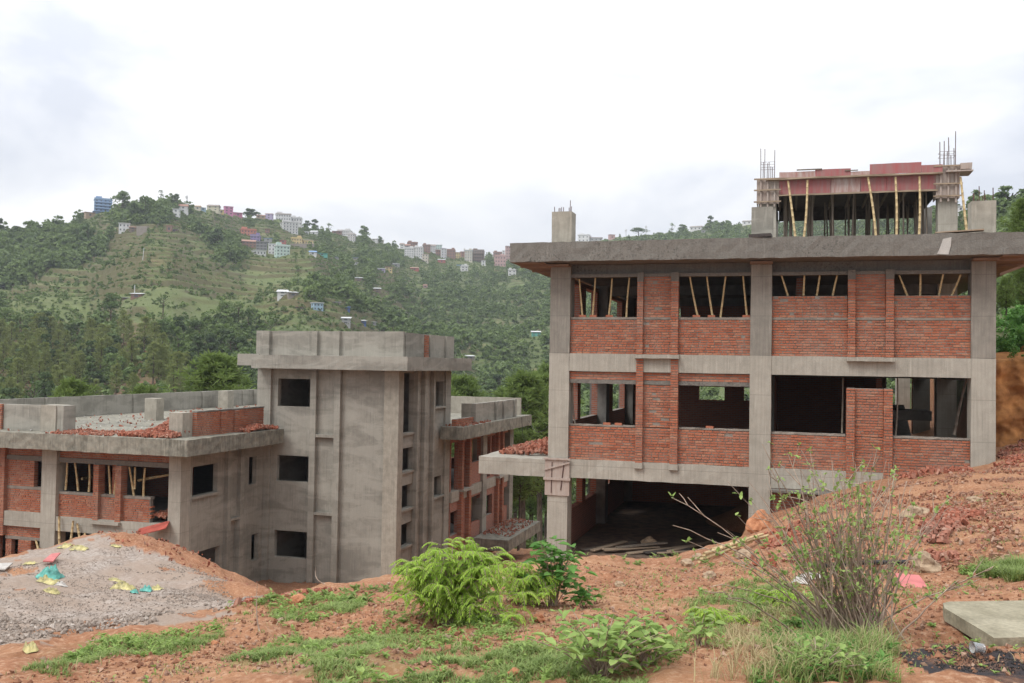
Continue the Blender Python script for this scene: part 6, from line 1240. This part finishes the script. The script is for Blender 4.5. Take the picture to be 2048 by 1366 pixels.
for ha, hd, hw in HOUSES:                      # only low scrub right in front of a house
    low |= (np.abs(a-ha) < hw*0.85+2.2/hd) & (d > hd-90) & (d < hd+9)
x, y, d, mead, top, low = x[keep], y[keep], d[keep], mead[keep], top[keep], low[keep]; z = H(x, y, False)
sz = np.clip(NR.lognormal(0.0, 0.38, len(x)), 0.45, 1.9)*(1-0.35*mead*(1-top))*0.80*(1+0.1*top)*(1-0.2*mead*(1-top))
big = NR.random(len(x)) < 0.36-0.17*mead*(1-top)+0.3*top
big &= ~low; sz = np.where(low, np.minimum(sz, 0.75)*0.8, sz)
sz = np.where(big, sz, sz*1.05)
app = np.where(big, 6.5, 2.4)*sz/d*(d > 190)
order = np.argsort(-app*(np.abs(a[keep]-az_of(560)) < 0.30)); ind = set(order[:250].tolist())
protos = [make_tree('broadleaf_tree', kd, 400+i, mt, False) for i, (kd, mt) in enumerate((('round','leafmid'),('tall','leafdark'),('round','leafdark'),('tall','leafmid'),('spread','leafmid'),('airy','leafmid')))]
for c_, i in enumerate(order[:250]):
    o = protos[c_] if c_ < len(protos) else copy_tree(protos[c_ % len(protos)])
    s = float(sz[i])*(0.95 if c_ % 6 in (0, 2) else 0.72); put(o, (float(x[i]), float(y[i]), float(z[i])-0.2), (s, s, s*rnd.uniform(0.85, 1.15)), None, 'leafy green tree growing on the hillside across the valley', 'tree', 'trees on the hillside across the valley')
Vs, Fs, off = [], [], 0
pr = []
for i, kd in enumerate(('round', 'tall', 'round', 'bush', 'bush', 'bush')):
    V, F = (crown_vf(6, 13, 2.6, 3.9, 0.2, 0.62, 500+i) if kd == 'round' else crown_vf(7, 13, 2.4, 5.2, 0.3, 0.62, 500+i) if kd == 'tall' else crown_vf(4, 10, 1.8, 1.8, -0.1, 0.50, 500+i)); pr.append((V, F))
rest = np.array([i for i in range(len(x)) if i not in ind]); kind_ = np.where(big[rest], NR.integers(0, 3, len(rest)), NR.integers(3, 6, len(rest)))
for kd in range(6):
    q = rest[kind_ == kd]; V, F = pr[kd]
    if len(q) == 0: continue
    an = NR.uniform(0, 6.28, len(q)); c, s = np.cos(an), np.sin(an); P3 = V[None]*sz[q][:, None, None]
    X_ = P3[..., 0]*c[:, None]-P3[..., 1]*s[:, None]+x[q][:, None]; Y_ = P3[..., 0]*s[:, None]+P3[..., 1]*c[:, None]+y[q][:, None]; Z_ = P3[..., 2]+z[q][:, None]-0.1
    Vs.append(np.stack([X_, Y_, Z_], -1).reshape(-1, 3)); Fs.append((F[None]+(np.arange(len(q))*len(V))[:, None, None]).reshape(-1, 4)+off); off += len(q)*len(V)
tag(link('hillside_woods', np_mesh('hillside_woods', np.concatenate(Vs), np.concatenate(Fs), M['leafhill'])), kind='stuff')
# valley undergrowth behind the buildings and leafy growth on the earth bank
def thicket(name, xs, ys, seed, mat='leafmid', s0=0.5, s1=1.2, z=None):
    Vs, Fs, off = [], [], 0
    zz = H(xs, ys) if z is None else z+NR.uniform(-0.3, 0.3, len(xs))
    for i in range(len(xs)):
        V, F = crown_vf(4, 40, 1.5, 1.6, 0.0, 0.16, seed+i); s = NR.uniform(s0, s1); Vs.append(V*s+np.array([xs[i], ys[i], zz[i]-0.1])); Fs.append(F+off); off += len(V)
    return tag(link(name, np_mesh(name, np.concatenate(Vs), np.concatenate(Fs), M[mat])), kind='stuff')
q = [at(px, 900, NR.uniform(72, 118)) for px in NR.uniform(880, 1110, 70)]; thicket('undergrowth', np.array([p.x for p in q]), np.array([p.y for p in q]), 700, 'leafhill', 0.8, 2.0)
q = [at(px, 900, NR.uniform(72, 118)) for px in NR.uniform(-100, 560, 90)]; thicket('undergrowth', np.array([p.x for p in q]), np.array([p.y for p in q]), 800, 'leafhill', 1.0, 2.4)
q = NR.uniform([6.6, 35.0], [14, 52], (80, 2)); thicket('bank_shrubs', q[:,0], q[:,1], 900, 'broad', 0.25, 0.6)
q = NR.uniform([6.3, 35.2], [10, 36.4], (30, 2)); thicket('bank_shrubs', q[:,0], q[:,1], 950, 'broad', 0.2, 0.5)
q = NR.uniform([6.2, 34.1], [11, 35.2], (26, 2)); thicket('bank_shrubs', q[:,0], q[:,1], 990, 'broad', 0.12, 0.34, 0.45)

# ================================================================== air between here and the hills
hzm = bpy.data.materials.new('haze'); hzm.use_nodes = True; nt = hzm.node_tree; nt.nodes.remove(nt.nodes['Principled BSDF'])
pv = nt.nodes.new('ShaderNodeVolumePrincipled'); pv.inputs['Density'].default_value = 0.00018; pv.inputs['Color'].default_value = (0.86, 0.92, 1.0, 1); pv.inputs['Anisotropy'].default_value = 0.0
nt.links.new(pv.outputs[0], nt.nodes['Material Output'].inputs['Volume'])
hb = MB().box(-1750, 1750, -300, 1900, -320, 215).build('haze', hzm, None); tag(hb, kind='stuff')
